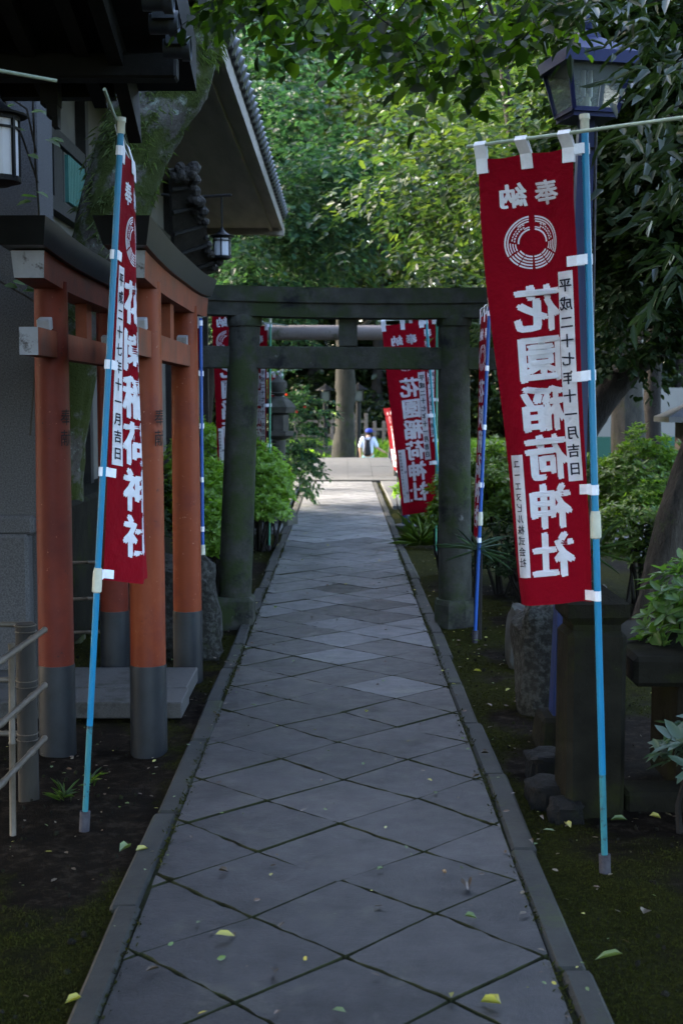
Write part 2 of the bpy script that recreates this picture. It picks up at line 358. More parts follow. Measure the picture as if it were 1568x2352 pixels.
# ------------------------------------------------------------------ foliage
def unit(a): return a / np.maximum(1e-9, np.linalg.norm(a, axis=1, keepdims=True))
def leaf_mesh(name, C, D, Nn, Ln, Wd, mat, parent=None, droop=.18, fold=.12, loc=None, narrow=False):
    """many separate leaf blades (two quads folded along the midrib each) in one mesh"""
    n = len(C); D = unit(D); Sd = unit(np.cross(D, Nn)); Nn = np.cross(Sd, D)
    Ln = Ln[:, None]; Wd = Wd[:, None] * .5
    if narrow: prof = [(0, 0, 0), (.25, 1, 1), (.7, .75, 1), (1, 0, 0), (.7, -.75, 1), (.25, -1, 1)]
    else: prof = [(0, 0, 0), (.34, 1, 1), (.74, .78, 1), (1, 0, 0), (.74, -.78, 1), (.34, -1, 1)]
    V = np.empty((n, 6, 3))
    for k, (a, s_, f_) in enumerate(prof):
        V[:, k] = C + D * (Ln * a) + Sd * (Wd * s_) + Nn * (f_ * fold * Wd * 2 - droop * Ln * a * a)
    base = np.array(world_loc(parent) if parent is not None else (loc if loc is not None else (0, 0, 0)), dtype=float)
    V = (V - base).reshape(-1, 3)
    i0 = (np.arange(n) * 6)[:, None]
    Fc = np.concatenate([i0 + np.array([[0, 1, 2, 3]]), i0 + np.array([[0, 3, 4, 5]])], axis=1).reshape(-1)
    me = bpy.data.meshes.new(name)
    me.vertices.add(n * 6); me.vertices.foreach_set('co', V.astype(np.float32).ravel())
    me.loops.add(n * 8); me.loops.foreach_set('vertex_index', Fc.astype(np.int32))
    me.polygons.add(n * 2); me.polygons.foreach_set('loop_start', (np.arange(n * 2) * 4).astype(np.int32))
    me.polygons.foreach_set('loop_total', np.full(n * 2, 4, dtype=np.int32))
    me.update(calc_edges=True)
    o = link_mesh(name, me, mat, parent)
    if parent is None and loc is not None: o.location = loc
    return o
def rnd_dirs(n, zlo=-1, zhi=1):
    z = RNG.uniform(zlo, zhi, n); a = RNG.uniform(0, 2 * np.pi, n); r = np.sqrt(np.maximum(0, 1 - z * z))
    return np.stack([r * np.cos(a), r * np.sin(a), z], 1)
def sprays(Bp, Dv, ln, k, leaf, flat=.35, ratio=.5, droop=.35):
    """leafy twigs: each starts at Bp, runs along Dv for ln drooping at its end, k leaves alternating along it"""
    n = len(Bp); Dv = unit(Dv)
    up = np.array([0, 0, 1.0])
    t = (np.tile(np.linspace(.05, 1, k), (n, 1)) + RNG.normal(0, .03, (n, k)))[..., None]
    lnb = ln[:, None, None]
    C = Bp[:, None] + Dv[:, None] * (t * lnb) - up * (droop * lnb * t * t)
    side = unit(np.cross(Dv, up) + 1e-6)
    sg = np.where(np.arange(k) % 2 == 0, 1.0, -1.0)[None, :, None]
    sp = RNG.uniform(.0, .34, (n, k, 1)) * lnb * (1 - .5 * t)
    C = C + side[:, None] * sg * sp + RNG.normal(0, 1, (n, k, 3)) * np.array([1, 1, .8]) * .05 * lnb
    D = Dv[:, None] * .6 + side[:, None] * sg * .8 + RNG.normal(0, .3, (n, k, 3)) - up * .25
    N = up + RNG.normal(0, flat, (n, k, 3))
    m = n * k
    Ls = leaf * RNG.uniform(.65, 1.25, m)
    return C.reshape(m, 3), D.reshape(m, 3), N.reshape(m, 3), Ls, Ls * ratio
def crown_sprays(c, rad, n, k, leaf, ln=(.6, 1.3), zlo=-.6, shell=(.45, 1.0), lumps=9, **kw):
    """sprays spread through lumpy clumps of an ellipsoid, so the crown has gaps and an uneven outline"""
    c = np.array(c, dtype=float); rad = np.array(rad, dtype=float)
    lc = rnd_dirs(lumps, zlo, 1) * RNG.uniform(.25, .8, (lumps, 1))
    lr = RNG.uniform(.28, .5, lumps)
    which = RNG.integers(0, lumps, n)
    d = rnd_dirs(n, -.75, 1) * (RNG.uniform(shell[0], shell[1], (n, 1)) ** .7)
    p = lc[which] + d * lr[which][:, None]
    out = unit(p + d * .6) * rad
    out[:, 2] *= .35
    return sprays(c + p * rad, out, RNG.uniform(ln[0], ln[1], n), k, leaf, **kw)
def cat(*a): return tuple(np.concatenate([x[i] for x in a]) for i in range(5))
def rosettes(p, up, k, leaf, ratio=.36):
    """whorls of leaves standing on shoot tips"""
    n = len(p); up = unit(up)
    s1 = unit(np.cross(up, np.array([.3, .9, .2])) + 1e-6); s2 = np.cross(up, s1)
    a = (np.arange(k) / k * 2 * np.pi)[None, :] + RNG.uniform(0, 6.28, (n, 1)) + RNG.normal(0, .2, (n, k))
    el = RNG.uniform(.1, .9, (n, k))[..., None]
    D = (s1[:, None] * np.cos(a)[..., None] + s2[:, None] * np.sin(a)[..., None]) * np.cos(el) + up[:, None] * np.sin(el)
    N = up[:, None] * 1.0 + D * -.2 + RNG.normal(0, .12, (n, k, 3))
    C = np.repeat(p[:, None], k, 1) + RNG.normal(0, .004, (n, k, 3))
    m = n * k; Ls = leaf * RNG.uniform(.6, 1.2, m)
    return C.reshape(m, 3), D.reshape(m, 3), N.reshape(m, 3), Ls, Ls * ratio

def limb(mb, p, d, ln, r, n=7, bend=.25, seg=5, up=.1):
    pts, rad = [Vector(p)], [r]; d = Vector(d).normalized()
    for i in range(seg):
        d = (d + Vector((random.uniform(-bend, bend), random.uniform(-bend, bend), random.uniform(-bend, bend) + up))).normalized()
        pts.append(pts[-1] + d * ln / seg); rad.append(r * (1 - .8 * (i + 1) / seg))
    mb.tube(pts, rad, n, True, .12); return pts
def trunk_mb(pts, radii, n=16, limbs=6, ln=2.5, jit=.14, frm=.5, r=.3):
    mb = MB(); mb.tube(pts, radii, n, True, jit)
    for i in range(limbs):
        k = random.randint(int(len(pts) * frm), len(pts) - 1)
        a = random.uniform(0, 6.28)
        limb(mb, pts[k], (math.cos(a), math.sin(a), .5), ln * random.uniform(.7, 1.2), radii[k] * r + .02)
    return mb
def interp(pts, radii, m=5):
    P_, r_ = [], []
    for i in range(len(pts) - 1):
        for k in range(m):
            t = k / m
            p0 = pts[max(i - 1, 0)]; p1 = pts[i]; p2 = pts[i + 1]; p3 = pts[min(i + 2, len(pts) - 1)]
            P_.append(.5 * ((2 * p1) + (p2 - p0) * t + (2 * p0 - 5 * p1 + 4 * p2 - p3) * t * t + (3 * p1 - p0 - 3 * p2 + p3) * t ** 3))
            r_.append(radii[i] * (1 - t) + radii[i + 1] * t)
    return P_ + [pts[-1]], r_ + [radii[-1]]

# ================================================================== THE SETTING
def gz(x, y):
    z = -.035
    if y > 33: z -= .85 * min(1, (y - 33) / 5) ** 1.0
    if y > 41: z += .95 * min(1, (y - 41) / 5)
    if y > 46: z += min(1.6, (y - 46) * .05)
    if abs(x) > 4 and y < 33: z += min(.3, (abs(x) - 4) * .03)
    return z
def mossiness(x, y):
    from mathutils import noise as nz
    n = nz.fractal(Vector((x * 1.5, y * 1.2, 1.3)), .9, 2, 5) + .25 * nz.noise(Vector((x * 9, y * 9, 0)))
    d = -.78 - x if x < 0 else x - .75
    k = .45 * math.exp(-max(0, d) * 5)
    if x < 0: k += 1.0 * max(0, min(1, (4.9 - y) / .6)) - .35 * max(0, min(1, (y - 4.7) / .5)) * (1 if y < 8.3 else 0)
    else: k += .2
    if y > 8.3: k += .25
    return max(0, min(1, .5 + (n * .95 + k - .28) * .9))
def build_ground():
    xs = sorted(set(np.round(np.concatenate([np.arange(-3, 3.01, .06), np.arange(-14, 14.1, .6), np.array([-220, -120, -60, -30, -20, 20, 30, 60, 120, 220])]), 3)))
    ys = sorted(set(np.round(np.concatenate([np.arange(2.4, 12.01, .06), np.arange(-8, 60.1, .6), np.array([-160, -60, -20, 75, 100, 160, 260, 400])]), 3)))
    from mathutils import noise as nz
    vs = []
    for y in ys:
        for x in xs:
            z = gz(x, y)
            if abs(x) < 4 and y < 20 and not -.76 < x < .73:
                z += .022 * nz.fractal(Vector((x * 1.3, y * 1.3, 3)), .9, 2.1, 4) + .009 * nz.noise(Vector((x * 9, y * 9, 0)))
                z = min(z, .0) if -.9 < x < .87 else z
            vs.append((x, y, z))
    nx = len(xs); fs = []
    for j in range(len(ys) - 1):
        for i in range(nx - 1):
            a = j * nx + i; fs.append((a, a + 1, a + nx + 1, a + nx))
    me = bpy.data.meshes.new('ground'); me.from_pydata(vs, [], fs)
    at = me.attributes.new('moss', 'FLOAT', 'POINT'); at.data.foreach_set('value', [mossiness(v[0], v[1]) for v in vs])
    me.polygons.foreach_set('use_smooth', [True] * len(fs))
    tag(link_mesh('ground', me, M['ground']), kind='structure')
build_ground()

XL, XR = -.67, .64
def clip_poly(poly, a, b, c):
    out = []
    for i in range(len(poly)):
        p, q = poly[i], poly[(i + 1) % len(poly)]
        dp, dq = a * p[0] + b * p[1] - c, a * q[0] + b * q[1] - c
        if dp <= 0: out.append(p)
        if dp * dq < 0:
            t = dp / (dp - dq); out.append((p[0] + (q[0] - p[0]) * t, p[1] + (q[1] - p[1]) * t))
    return out
def path_stones():
    rr = random.Random(3)
    near, far, midp = MB(), MB(), MB()
    dx, dy = .615, .63
    y0 = 4.2
    for j in range(-9, 80):
        for i in range(-2, 3):
            cx = i * dx + (dx / 2 if j % 2 else 0) + .0; cy_ = y0 + j * dy / 2
            if cy_ > 27.7: continue
            hx, hy = dx / 2, dy / 2
            jit = lambda s: (rr.uniform(-s, s), rr.uniform(-s, s))
            poly = []
            for ex, ey in ((0, -1), (1, 0), (0, 1), (-1, 0)):
                vx, vy = cx + ex * hx, cy_ + ey * hy
                h = random.Random(round(vx * 100) * 7919 + round(vy * 100)); s = .02
                poly.append((vx + h.uniform(-s, s) - ex * .0062, vy + h.uniform(-s, s) - ey * .0062))
            # irregular edges
            fine = []
            for k in range(4):
                a, b = poly[k], poly[(k + 1) % 4]
                for q in range(9):
                    t = q / 9
                    if q == 0: fine.append((a[0] * .99 + cx * .01, a[1] * .99 + cy_ * .01)); continue
                    wv = rr.uniform(-.0042, .0042)
                    fine.append((a[0] + (b[0] - a[0]) * t + wv, a[1] + (b[1] - a[1]) * t + wv))
            for (A, B, Cc) in ((-1, 0, -(XL + .006)), (1, 0, XR - .006), (0, 1, 27.55)):
                fine = clip_poly(fine, A, B, Cc)
                if len(fine) < 3: break
            if len(fine) < 3: continue
            amp = 1.0 if cy_ < 16 else .35
            tx, ty, tz = rr.uniform(-.007, .007) * amp, rr.uniform(-.005, .005) * amp, rr.uniform(-.003, .001) * amp
            zf = lambda p: tz + tx * (p[0] - cx) + ty * (p[1] - cy_)
            n = len(fine)
            ins = [(p[0] + (cx - p[0]) * e_, p[1] + (cy_ - p[1]) * e_) for p in fine for e_ in (rr.uniform(.003, .013),)]
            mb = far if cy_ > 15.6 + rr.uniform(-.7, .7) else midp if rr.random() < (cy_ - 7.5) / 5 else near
            top = [(p[0], p[1], zf(p)) for p in ins]; mid = [(p[0], p[1], zf(p) - .0035) for p in fine]; bot = [(p[0], p[1], -.05) for p in fine]
            mb.cur = 0; mb.add(top, [tuple(range(n))]); mb.cur = 1
            mb.add(top + mid + bot, [f for k in range(n) for f in ((k, n + k, n + (k + 1) % n, (k + 1) % n), (n + k, 2 * n + k, 2 * n + (k + 1) % n, n + (k + 1) % n))])
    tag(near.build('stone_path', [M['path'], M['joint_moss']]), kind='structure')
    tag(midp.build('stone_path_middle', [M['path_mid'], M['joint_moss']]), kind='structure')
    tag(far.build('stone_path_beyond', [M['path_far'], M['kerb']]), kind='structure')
    bed = MB(); bed.box(((XL + XR) / 2, 14, -.04), (XR - XL + .15, 28, .044)); tag(bed.build('path_joints', M['joint_moss']), kind='structure')
path_stones()
def kerbs():
    rr = random.Random(5); mb = MB()
    for side, x in ((-1, XL - .055), (1, XR + .055)):
        y = .6 if side < 0 else .9
        while y < 27:
            l = rr.uniform(.8, 1.15)
            xo = rr.uniform(-.012, .012)
            mb.box((x + xo, y + l / 2, -.05 + rr.uniform(-.006, .006)), (.092 + rr.uniform(-.01, .01), l - .012, .1), Matrix.Rotation(rr.uniform(-.012, .012), 3, 'Z') @ Matrix.Rotation(rr.uniform(-.02, .02), 3, 'Y'), .012)
            y += l
    tag(mb.build('kerb', M['kerb']), kind='structure')
kerbs()
def bridge_deck():
    mb = MB(); rr = random.Random(2)
    prof = [(27.6, .015), (28.4, .06), (29.3, .12), (30.2, .18), (31.2, .235), (32.2, .26), (33.3, .25), (34.6, .18), (36, .03), (37.5, -.3), (39, -.75)]
    xs = [-1.0, -.42, .14, .68, 1.2]
    for k in range(len(prof) - 1):
        for i in range(4):
            (ya, za), (yb, zb) = prof[k], prof[k + 1]; g = .0025; o = rr.uniform(0, .004)
            a = [(xs[i] + g, ya + g, za + o), (xs[i + 1] - g, ya + g, za + o), (xs[i + 1] - g, yb - g, zb + o), (xs[i] + g, yb - g, zb + o)]
            mb.prism([(p[0], p[1], p[2] - 1.2) for p in a], (0, 0, 1.2))
    tag(mb.build('bridge_deck', M['pale_paving']), kind='structure')
    bl = MB(); bl.box((.1, 27.55, -.02), (2.3, .1, .1), bev=.01); tag(bl.build('bridge_threshold', M['kerb']), kind='structure')
    pv = MB()
    for x0, x1, y0, y1 in ((-1.3, -.84, 21, 27.3), (.82, 1.3, 20.8, 27.3), (-1.5, -.8, 16.9, 19.0)):
        n = max(1, int((y1 - y0) / 1.6))
        for k in range(n):
            a, b = y0 + (y1 - y0) * k / n, y0 + (y1 - y0) * (k + 1) / n
            pv.box(((x0 + x1) / 2, (a + b) / 2, -.01), (x1 - x0, b - a - .015, .07), bev=.006)
    tag(pv.build('pale_side_paving', M['pale_paving']), kind='structure')
    pz = MB(); pz.box((8.2, 24, -.02), (10, 22, .05)); tag(pz.build('plaza_paving', M['pale_paving']), kind='structure')
bridge_deck()

# ================================================================== BANNERS
GL = {}
def glyph(ch, off):
    k = (ch, off)
    if k not in GL:
        c = bpy.data.curves.new('glyph', 'FONT'); c.body = ch; c.size = 1; c.offset = off; c.resolution_u = 2; c.align_x = 'CENTER'
        o = bpy.data.objects.new('glyph', c); COL.objects.link(o)
        me = bpy.data.meshes.new_from_object(o.evaluated_get(bpy.context.evaluated_depsgraph_get()))
        v = np.array([(q.co.x, q.co.y) for q in me.vertices]); f = [tuple(p.vertices) for p in me.polygons]
        v[:, 1] -= .38
        bpy.data.objects.remove(o); bpy.data.curves.remove(c); bpy.data.meshes.remove(me)
        GL[k] = (v, f)
    return GL[k]

def banner(name_label, pole_pts, pole_mat, corners, group='red prayer banners on poles', rod=None, date='平成二十七年十一月吉日', donor=('ユーエヌビル株式会社',), amp=.016, seed=1,
           joint_t=None, worn_t=None, socket=True, pole_r=.0125, detail=True, scrunch=0.0, fold=None, writing=True, cap=True):
    rr = random.Random(seed)
    base, top = Vector(pole_pts[0]), Vector(pole_pts[1])
    t = thing('nobori_banner', name_label, 'banner', base, group)
    TP, TF, BF, BP = [Vector(c) for c in corners]          # pole side top, free side top, free side bottom, pole side bottom
    Wd = ((TF - TP).length + (BF - BP).length) / 2; Ht = ((BP - TP).length + (BF - TF).length) / 2
    nrm = (TF - TP).cross(BP - TP).normalized()
    if nrm.dot(Vector((0, 0, CAMZ)) - (TP + BF) / 2) < 0: nrm = -nrm
    ph = [rr.uniform(0, 6.28) for _ in range(6)]
    fdir = Vector((-.13, .99, 0)); fw = .42
    if fold: Wd = .42
    def Sf(u, v):
        if fold:                                            # the free part is turned back behind the part nearest the pole
            uu = min(u, fold) / fold; bk = max(0, u - fold)
            p = (TP * (1 - uu) + TF * uu) * (1 - v) + (BP * (1 - uu) + BF * uu) * v + (fdir + Vector((.3 * max(0, v - .55), 0, 0))) * (bk * fw)
        else:
            p = (TP * (1 - u) + TF * u) * (1 - v) + (BP * (1 - u) + BF * u) * v
        d = math.sin(u * 6 + v * 2.5 + ph[0]) * .9 + math.sin(u * 13 - v * 4 + ph[1]) * .35 * (.4 + v) + math.sin(v * 9 + u * 3 + ph[2]) * .35
        d += .5 * math.sin((u + v * .6) * 21 + ph[3]) * max(0, .3 - v) + .8 * math.sin(u * 9 + v * 14 + ph[4]) * max(0, v - .86) * 3
        k = min(1, v * 6 + .25) * amp
        q = p + nrm * (d * k)
        if scrunch: q += (TF - TP) * (scrunch * math.sin(u * 12 + v * 2.2) * u * .12) + nrm * (scrunch * .05 * math.sin(u * 14 + v * 3))
        # edge sag between the tapes along the top
        q.z -= .003 * (1 - math.cos(u * 4 * math.pi)) * max(0, 1 - v * 8)
        return q
    def Nf(u, v):
        e = .004
        n = (Sf(u + e, v) - Sf(u - e, v)).cross(Sf(u, v + e) - Sf(u, v - e)).normalized()
        return n if n.dot(nrm) > 0 else -n
    nu, nv = (22, 72) if detail else (10, 26)
    mb = MB()
    vs = [Sf(i / nu, j / nv) for j in range(nv + 1) for i in range(nu + 1)]
    mb.add(vs, [(j * (nu + 1) + i, j * (nu + 1) + i + 1, (j + 1) * (nu + 1) + i + 1, (j + 1) * (nu + 1) + i) for j in range(nv) for i in range(nu)])
    cloth = mb.build('cloth', M['red_cloth'], t, True)
    def emit(mbx, pts2, faces, e):
        """pts2: list of (u, v); laid on both sides of the cloth"""
        for sgn in (1, -1):
            mbx.add([Sf(u, v) + Nf(u, v) * e * sgn for u, v in pts2], faces)
    def text(mbx, chars, u, v0, dv, size, off, e, hscale=1.0):
        for i, ch in enumerate(chars):
            g, f = glyph(ch, 0.0)
            for q, (ox, oy) in enumerate(((0, 0), (off, off * .4), (-off, -off * .4), (off * .5, -off * .7), (-off * .5, off * .7)) if off > .008 else ((0, 0),)):
                emit(mbx, [(u + (x + ox) * size * hscale / Wd, v0 + dv * i - (y + oy) * size / Ht) for x, y in g], f, e + q * .0002)
    def patch(mbx, u0, u1, v0, v1, e, k=26):
        pts = [(u0 + (u1 - u0) * i / 4, v0 + (v1 - v0) * j / k) for j in range(k + 1) for i in range(5)]
        emit(mbx, pts, [(j * 5 + i, j * 5 + i + 1, (j + 1) * 5 + i + 1, (j + 1) * 5 + i) for j in range(k) for i in range(4)], e)
    if writing:
        lt = MB()
        text(lt, '奉', .32, .085, 0, Ht * .056, .036, .0016, 1.15); text(lt, '納', .68, .085, 0, Ht * .056, .036, .0016, 1.15)
        text(lt, '花園稲荷神社', .47, .335, .1105, Ht * .106, .042, .0016, 1.06)
        lt.build('lettering', M['white_print'], cloth)
        em = MB(); uc, vc, Ro = .51, .19, Ht * .0585
        asp = Wd / Ht
        def arc(r0, r1, a0, a1, n=14):
            pts = []
            for k in range(n + 1):
                a = R(a0 + (a1 - a0) * k / n)
                for r in (r0, r1): pts.append((uc + math.sin(a) * r * Ro / Wd * 1.06, vc - math.cos(a) * r * Ro / Ht))
            emit(em, pts, [(2 * k, 2 * k + 1, 2 * k + 3, 2 * k + 2) for k in range(n)], .0016)
        for sg in (1, -1):
            arc(.94, 1.0, sg * 6, sg * 118, 24); arc(.855, .90, sg * 7, sg * 118, 24); arc(.77, .815, sg * 8, sg * 40, 10)
            arc(.47, .53, sg * 10, sg * 92, 18); arc(.56, .60, sg * 9, sg * 30, 8)
            arc(.77, .81, sg * 88, sg * 116, 6); arc(.68, .72, sg * 90, sg * 116, 6); arc(.59, .63, sg * 92, sg * 116, 6)
            for k in range(7):                               # the ear of rice
                a0 = 22 + k * 9
                arc(.71 + .012 * (k % 2), .755, sg * a0, sg * (a0 + 6), 2); arc(.62, .665 + .01 * (k % 2), sg * (a0 + 3), sg * (a0 + 9), 2)
            for k in range(5): arc(.50 + k * .108, .555 + k * .108, sg * 122, sg * 146, 5)
            for k in range(5): arc(.50 + k * .108, .555 + k * .108, sg * 149, sg * 177, 6)
        em.build('emblem', M['white_print'], cloth)
        if date:
            st = MB(); patch(st, .055, .235, .262, .725, .0016); s_ = st.build('date_strip', M['white_print'], cloth)
            tx = MB(); n = len(date); text(tx, date, .145, .292, .405 / (n - 1), Ht * .031, .026, .003, 1.15); tx.build('date_text', M['black_text'], cloth)
        if donor:
            st = MB(); patch(st, .745, .925, .655, .935, .0016, 18); st.build('name_strip', M['white_print'], cloth)
            tx = MB()
            for q, line in enumerate(donor):
                n = len(line); two = len(donor) > 1
                text(tx, line, .835 + (0 if not two else (.045 if q == 0 else -.05)), .675 + (.1 if q else 0), (.225 if not q else .11) / max(1, n - 1), Ht * (.022 if not two else .015), .012, .003, 1.1)
            tx.build('name_text', M['black_text'], cloth)
    # pole
    up = (top - base); n = 12
    pm = MB(); b0 = base + up * (worn_t or 0.0)
    pm.tube([b0, top], pole_r, 12); pm.build('pole', pole_mat, t, True)
    if worn_t:
        wm = MB(); wm.tube([base + up * .0, b0 - up * .0005], pole_r * .93, 12); wm.build('pole_foot', M['cyan_worn'], t, True)
    if socket:
        sm = MB(); sm.tube([base - up.normalized() * .1, base + up.normalized() * .045], pole_r * 1.7, 14); sm.build('ground_socket', M['socket'], t, True)
    if joint_t:
        jm = MB(); c = base + up * joint_t; jm.tube([c - up.normalized() * .05, c - up.normalized() * .045, c + up.normalized() * .03, c + up.normalized() * .05], [pole_r * 1.15, pole_r * 1.55, pole_r * 1.5, pole_r * 1.2], 14)
        jm.build('pole_joint', M['joint'], t, True)
    d = up.normalized()
    if cap:
        cm = MB(); cm.tube([top - d * .012, top + d * .03, top + d * .034, top + d * .05], [pole_r * 1.25, pole_r * 1.25, pole_r * 1.5, pole_r * 1.4], 14); cm.build('rod_holder', M['joint'], t, True)
    rp = None
    if rod:
        rm = MB(); rp = [Vector(rod[0]), Vector(rod[1])]; rm.tube(rp, .0065, 10); rm.build('cross_rod', M['rod'], t, True)
    # tapes: along the top over the rod, along the pole round the pole
    def strap(pts, wdir, wd, thick=.0025):
        mbx = MB(); wdir = Vector(wdir).normalized()
        pts = [Vector(p) for p in pts]
        lo = [p - wdir * wd / 2 for p in pts]; hi = [p + wdir * wd / 2 for p in pts]; n = len(pts)
        vs = lo + hi; mbx.add(vs, [(i, i + 1, n + i + 1, n + i) for i in range(n - 1)])
        o = mbx.build('strap', M['white_cloth'], t)
        md = o.modifiers.new('thickness', 'SOLIDIFY'); md.thickness = thick; md.offset = 0
    udir = (TF - TP).normalized()
    if rp is not None:
        for u in (.045, .5, .955):
            a = Sf(u, .0); lowp = Sf(u, .032)
            # point of the rod above this u
            ax = (rp[1] - rp[0]); s_ = max(.02, min(.98, (a - rp[0]).dot(ax) / ax.length_squared)); q = rp[0] + ax * s_
            if (q - a).length > .12: q = a + Vector((0, 0, .07))
            e = nrm * .0045
            strap([lowp + e, a + e, q + nrm * .011 - d * .002, q + d * .012, q - nrm * .011, a - e, lowp - e], udir, .045)
    for v in (.006, .243, .495, .745, .985):
        a = Sf(.0, v); b = Sf(.11, v)
        # nearest pole point
        s_ = (a - base).dot(up) / up.length_squared; q = base + up * s_
        o = (q - a); o = o.normalized() if o.length > 1e-4 else -udir
        e = nrm * .004; rr_ = pole_r * 1.12
        dz = Vector((0, 0, rr.uniform(-.006, .006)))
        strap([b + e, a + e, q + nrm * rr_ - o * .004 + dz, q + nrm * rr_ * .7 + o * rr_ * .75 + dz, q + o * rr_ * 1.08 + dz, q - nrm * rr_ * .7 + o * rr_ * .75 + dz, q - nrm * rr_ - o * .004, a - e, b - e], d, .036)
    return t

# right front banner, seen from its back so the writing reads mirrored
pb = G(1388, 1990); YR = pb.y
pt = P(1342, 296, YR)
banner('large crimson banner at right front, mirrored white writing, bright cyan pole in mossy ground', (pb, pt), M['cyan'],
       (P(1318, 338, YR - .005), P(1098, 366, YR + .2), P(1193, 1389, YR + .3), P(1354, 1384, YR + .01)),
       rod=(P(1568 + 60, 262, YR * .925), P(1073, 337, YR * 1.045)), joint_t=.475, worn_t=.13, seed=4, amp=.026)
# left front banner, almost edge on
pb = G(195, 1888); YL = pb.y; pt = P(278, 300, YL)
banner('narrow edge-on crimson banner at left front on leaning cyan pole before orange gateway posts', (pb, pt), M['cyan'],
       (P(281, 340, YL + .02), P(304, 370, YL + .27), P(326, 1342, YL + .24), P(240, 1332, YL + .03)),
       rod=(P(240, 205, YL - .3), P(303, 372, YL + .45)), joint_t=.36, worn_t=.145, seed=11, amp=.006, fold=.53)
# small edge-on one before the right stone post
pb = G(1090, 1462); Yc = pb.y; pt = P(1124, 700, Yc)
banner('slim folded crimson banner on royal blue pole right of the right stone gateway post', (pb, pt), M['blue'],
       (P(1122, 716, Yc + .01), P(1104, 728, Yc + .4), P(1085, 1236, Yc + .42), P(1099, 1248, Yc + .02)),
       rod=(P(1132, 690, Yc - .12), P(1104, 712, Yc + .42)), joint_t=.36, seed=12, amp=.01)
# blue pole behind the orange gateway, its cloth hidden by the post
pb = Vector((P(466, 1300, 9.3).x, 9.3, -.03)); pt = P(461, 726, 9.3)
banner('royal blue banner pole with white tapes standing behind the third orange gateway post', (pb, pt), M['blue'],
       (P(459, 738, 9.31), P(404, 744, 9.45), P(408, 1236, 9.47), P(462, 1222, 9.31)), rod=(P(470, 726, 9.27), P(400, 732, 9.47)), joint_t=.28, seed=13, donor=None, detail=False)
# behind the left stone post
Ye = 12.6; pb = Vector((P(566, 1200, Ye).x, Ye, -.03)); pt = P(561, 690, Ye)
banner('crimson banner half hidden behind the left stone gateway post', (pb, pt), M['teal'],
       (P(557, 700, Ye), P(486, 704, Ye + .1), P(505, 1130, Ye + .12), P(561, 1128, Ye)), rod=(P(570, 694, Ye - .05), P(482, 698, Ye + .1)),
       donor=('株式会社新宿インダストリーズ', '和田'), seed=14, amp=.012, detail=False)
Yf = 15.2; pb = Vector((P(618, 1200, Yf).x, Yf, -.03)); pt = P(621, 738, Yf)
banner('crimson banner on green pole just right of the left stone post, above the bright bush', (pb, pt), M['green_pole'],
       (P(614, 746, Yf), P(566, 752, Yf + .25), P(560, 1120, Yf + .27), P(612, 1118, Yf)), rod=(P(660, 748, Yf - .5), P(562, 735, Yf + .3)),
       donor=('大岡',), seed=15, amp=.012, detail=False)
Yg = 16.6; pb = Vector((P(600, 1180, Yg).x, Yg, -.03)); pt = P(604, 800, Yg)
banner('crimson banner farther back showing a white edge between stone post and green pole', (pb, pt), M['green_pole'],
       (P(600, 806, Yg), P(562, 810, Yg + .2), P(555, 1160, Yg + .2), P(596, 1158, Yg)), rod=(P(612, 802, Yg), P(560, 804, Yg + .2)), seed=16, amp=.012, detail=False)
Yk = 19.5; pb = Vector((P(655, 1100, Yk).x, Yk, -.03)); pt = P(648, 852, Yk)
banner('distant small crimson banner behind the stone lantern finial', (pb, pt), M['green_pole'],
       (P(646, 860, Yk), P(614, 862, Yk + .1), P(616, 1050, Yk + .1), P(648, 1050, Yk)), rod=(P(700, 846, Yk - .3), P(610, 858, Yk + .1)), seed=17, amp=.012, detail=False)
# right group in the gateway
Yh = 12.8; pb = Vector((P(1024, 1260, Yh).x, Yh, -.03)); pt = P(978, 728, Yh)
banner('tilted crimson banner inside the right of the stone gateway on slanting teal pole', (pb, pt), M['teal'],
       (P(972, 738, Yh), P(876, 748, Yh + .2), P(925, 1184, Yh + .22), P(1003, 1172, Yh)), rod=(P(986, 730, Yh - .04), P(868, 738, Yh + .22)),
       donor=('株式会社新宿インダストリーズ', '和田'), seed=18, amp=.012)
Yi = 14.6; pb = Vector((P(1000, 1295, Yi).x, Yi, -.03)); pt = P(1003, 726, Yi)
banner('crimson banner on green pole overlapped by the tilted one in the gateway', (pb, pt), M['green_pole'],
       (P(998, 732, Yi), P(940, 734, Yi + .2), P(944, 1110, Yi + .2), P(1000, 1105, Yi)), date='平成二十八年一月吉日', rod=(P(1008, 728, Yi), P(934, 730, Yi + .2)), seed=19, amp=.012, detail=False)
Yj = 25; pb = Vector((P(914, 1125, Yj).x, Yj, -.03)); pt = P(905, 930, Yj)
banner('distant thin crimson and white banner beside the pale bridge paving', (pb, pt), M['dark_metal'],
       (P(905, 935, Yj), P(880, 938, Yj + .5), P(906, 1080, Yj + .5), P(915, 1085, Yj)), seed=20, amp=.012, detail=False, cap=False, socket=False)
# rod of another banner that stands outside the frame at left
def stray():
    pb = Vector((P(-330, 1800, 4.6).x, 4.6, -.03)); pt = P(-300, 90, 4.6)
    banner('pale banner rod reaching in under the dark eave at far left', (pb, pt), M['cyan'], (P(-296, 150, 4.6), P(-500, 150, 4.5), P(-480, 1200, 4.5), P(-310, 1200, 4.6)),
           rod=(P(-560, 60, 4.3), P(131, 186, 4.75)), seed=21, writing=False, detail=False)
stray()

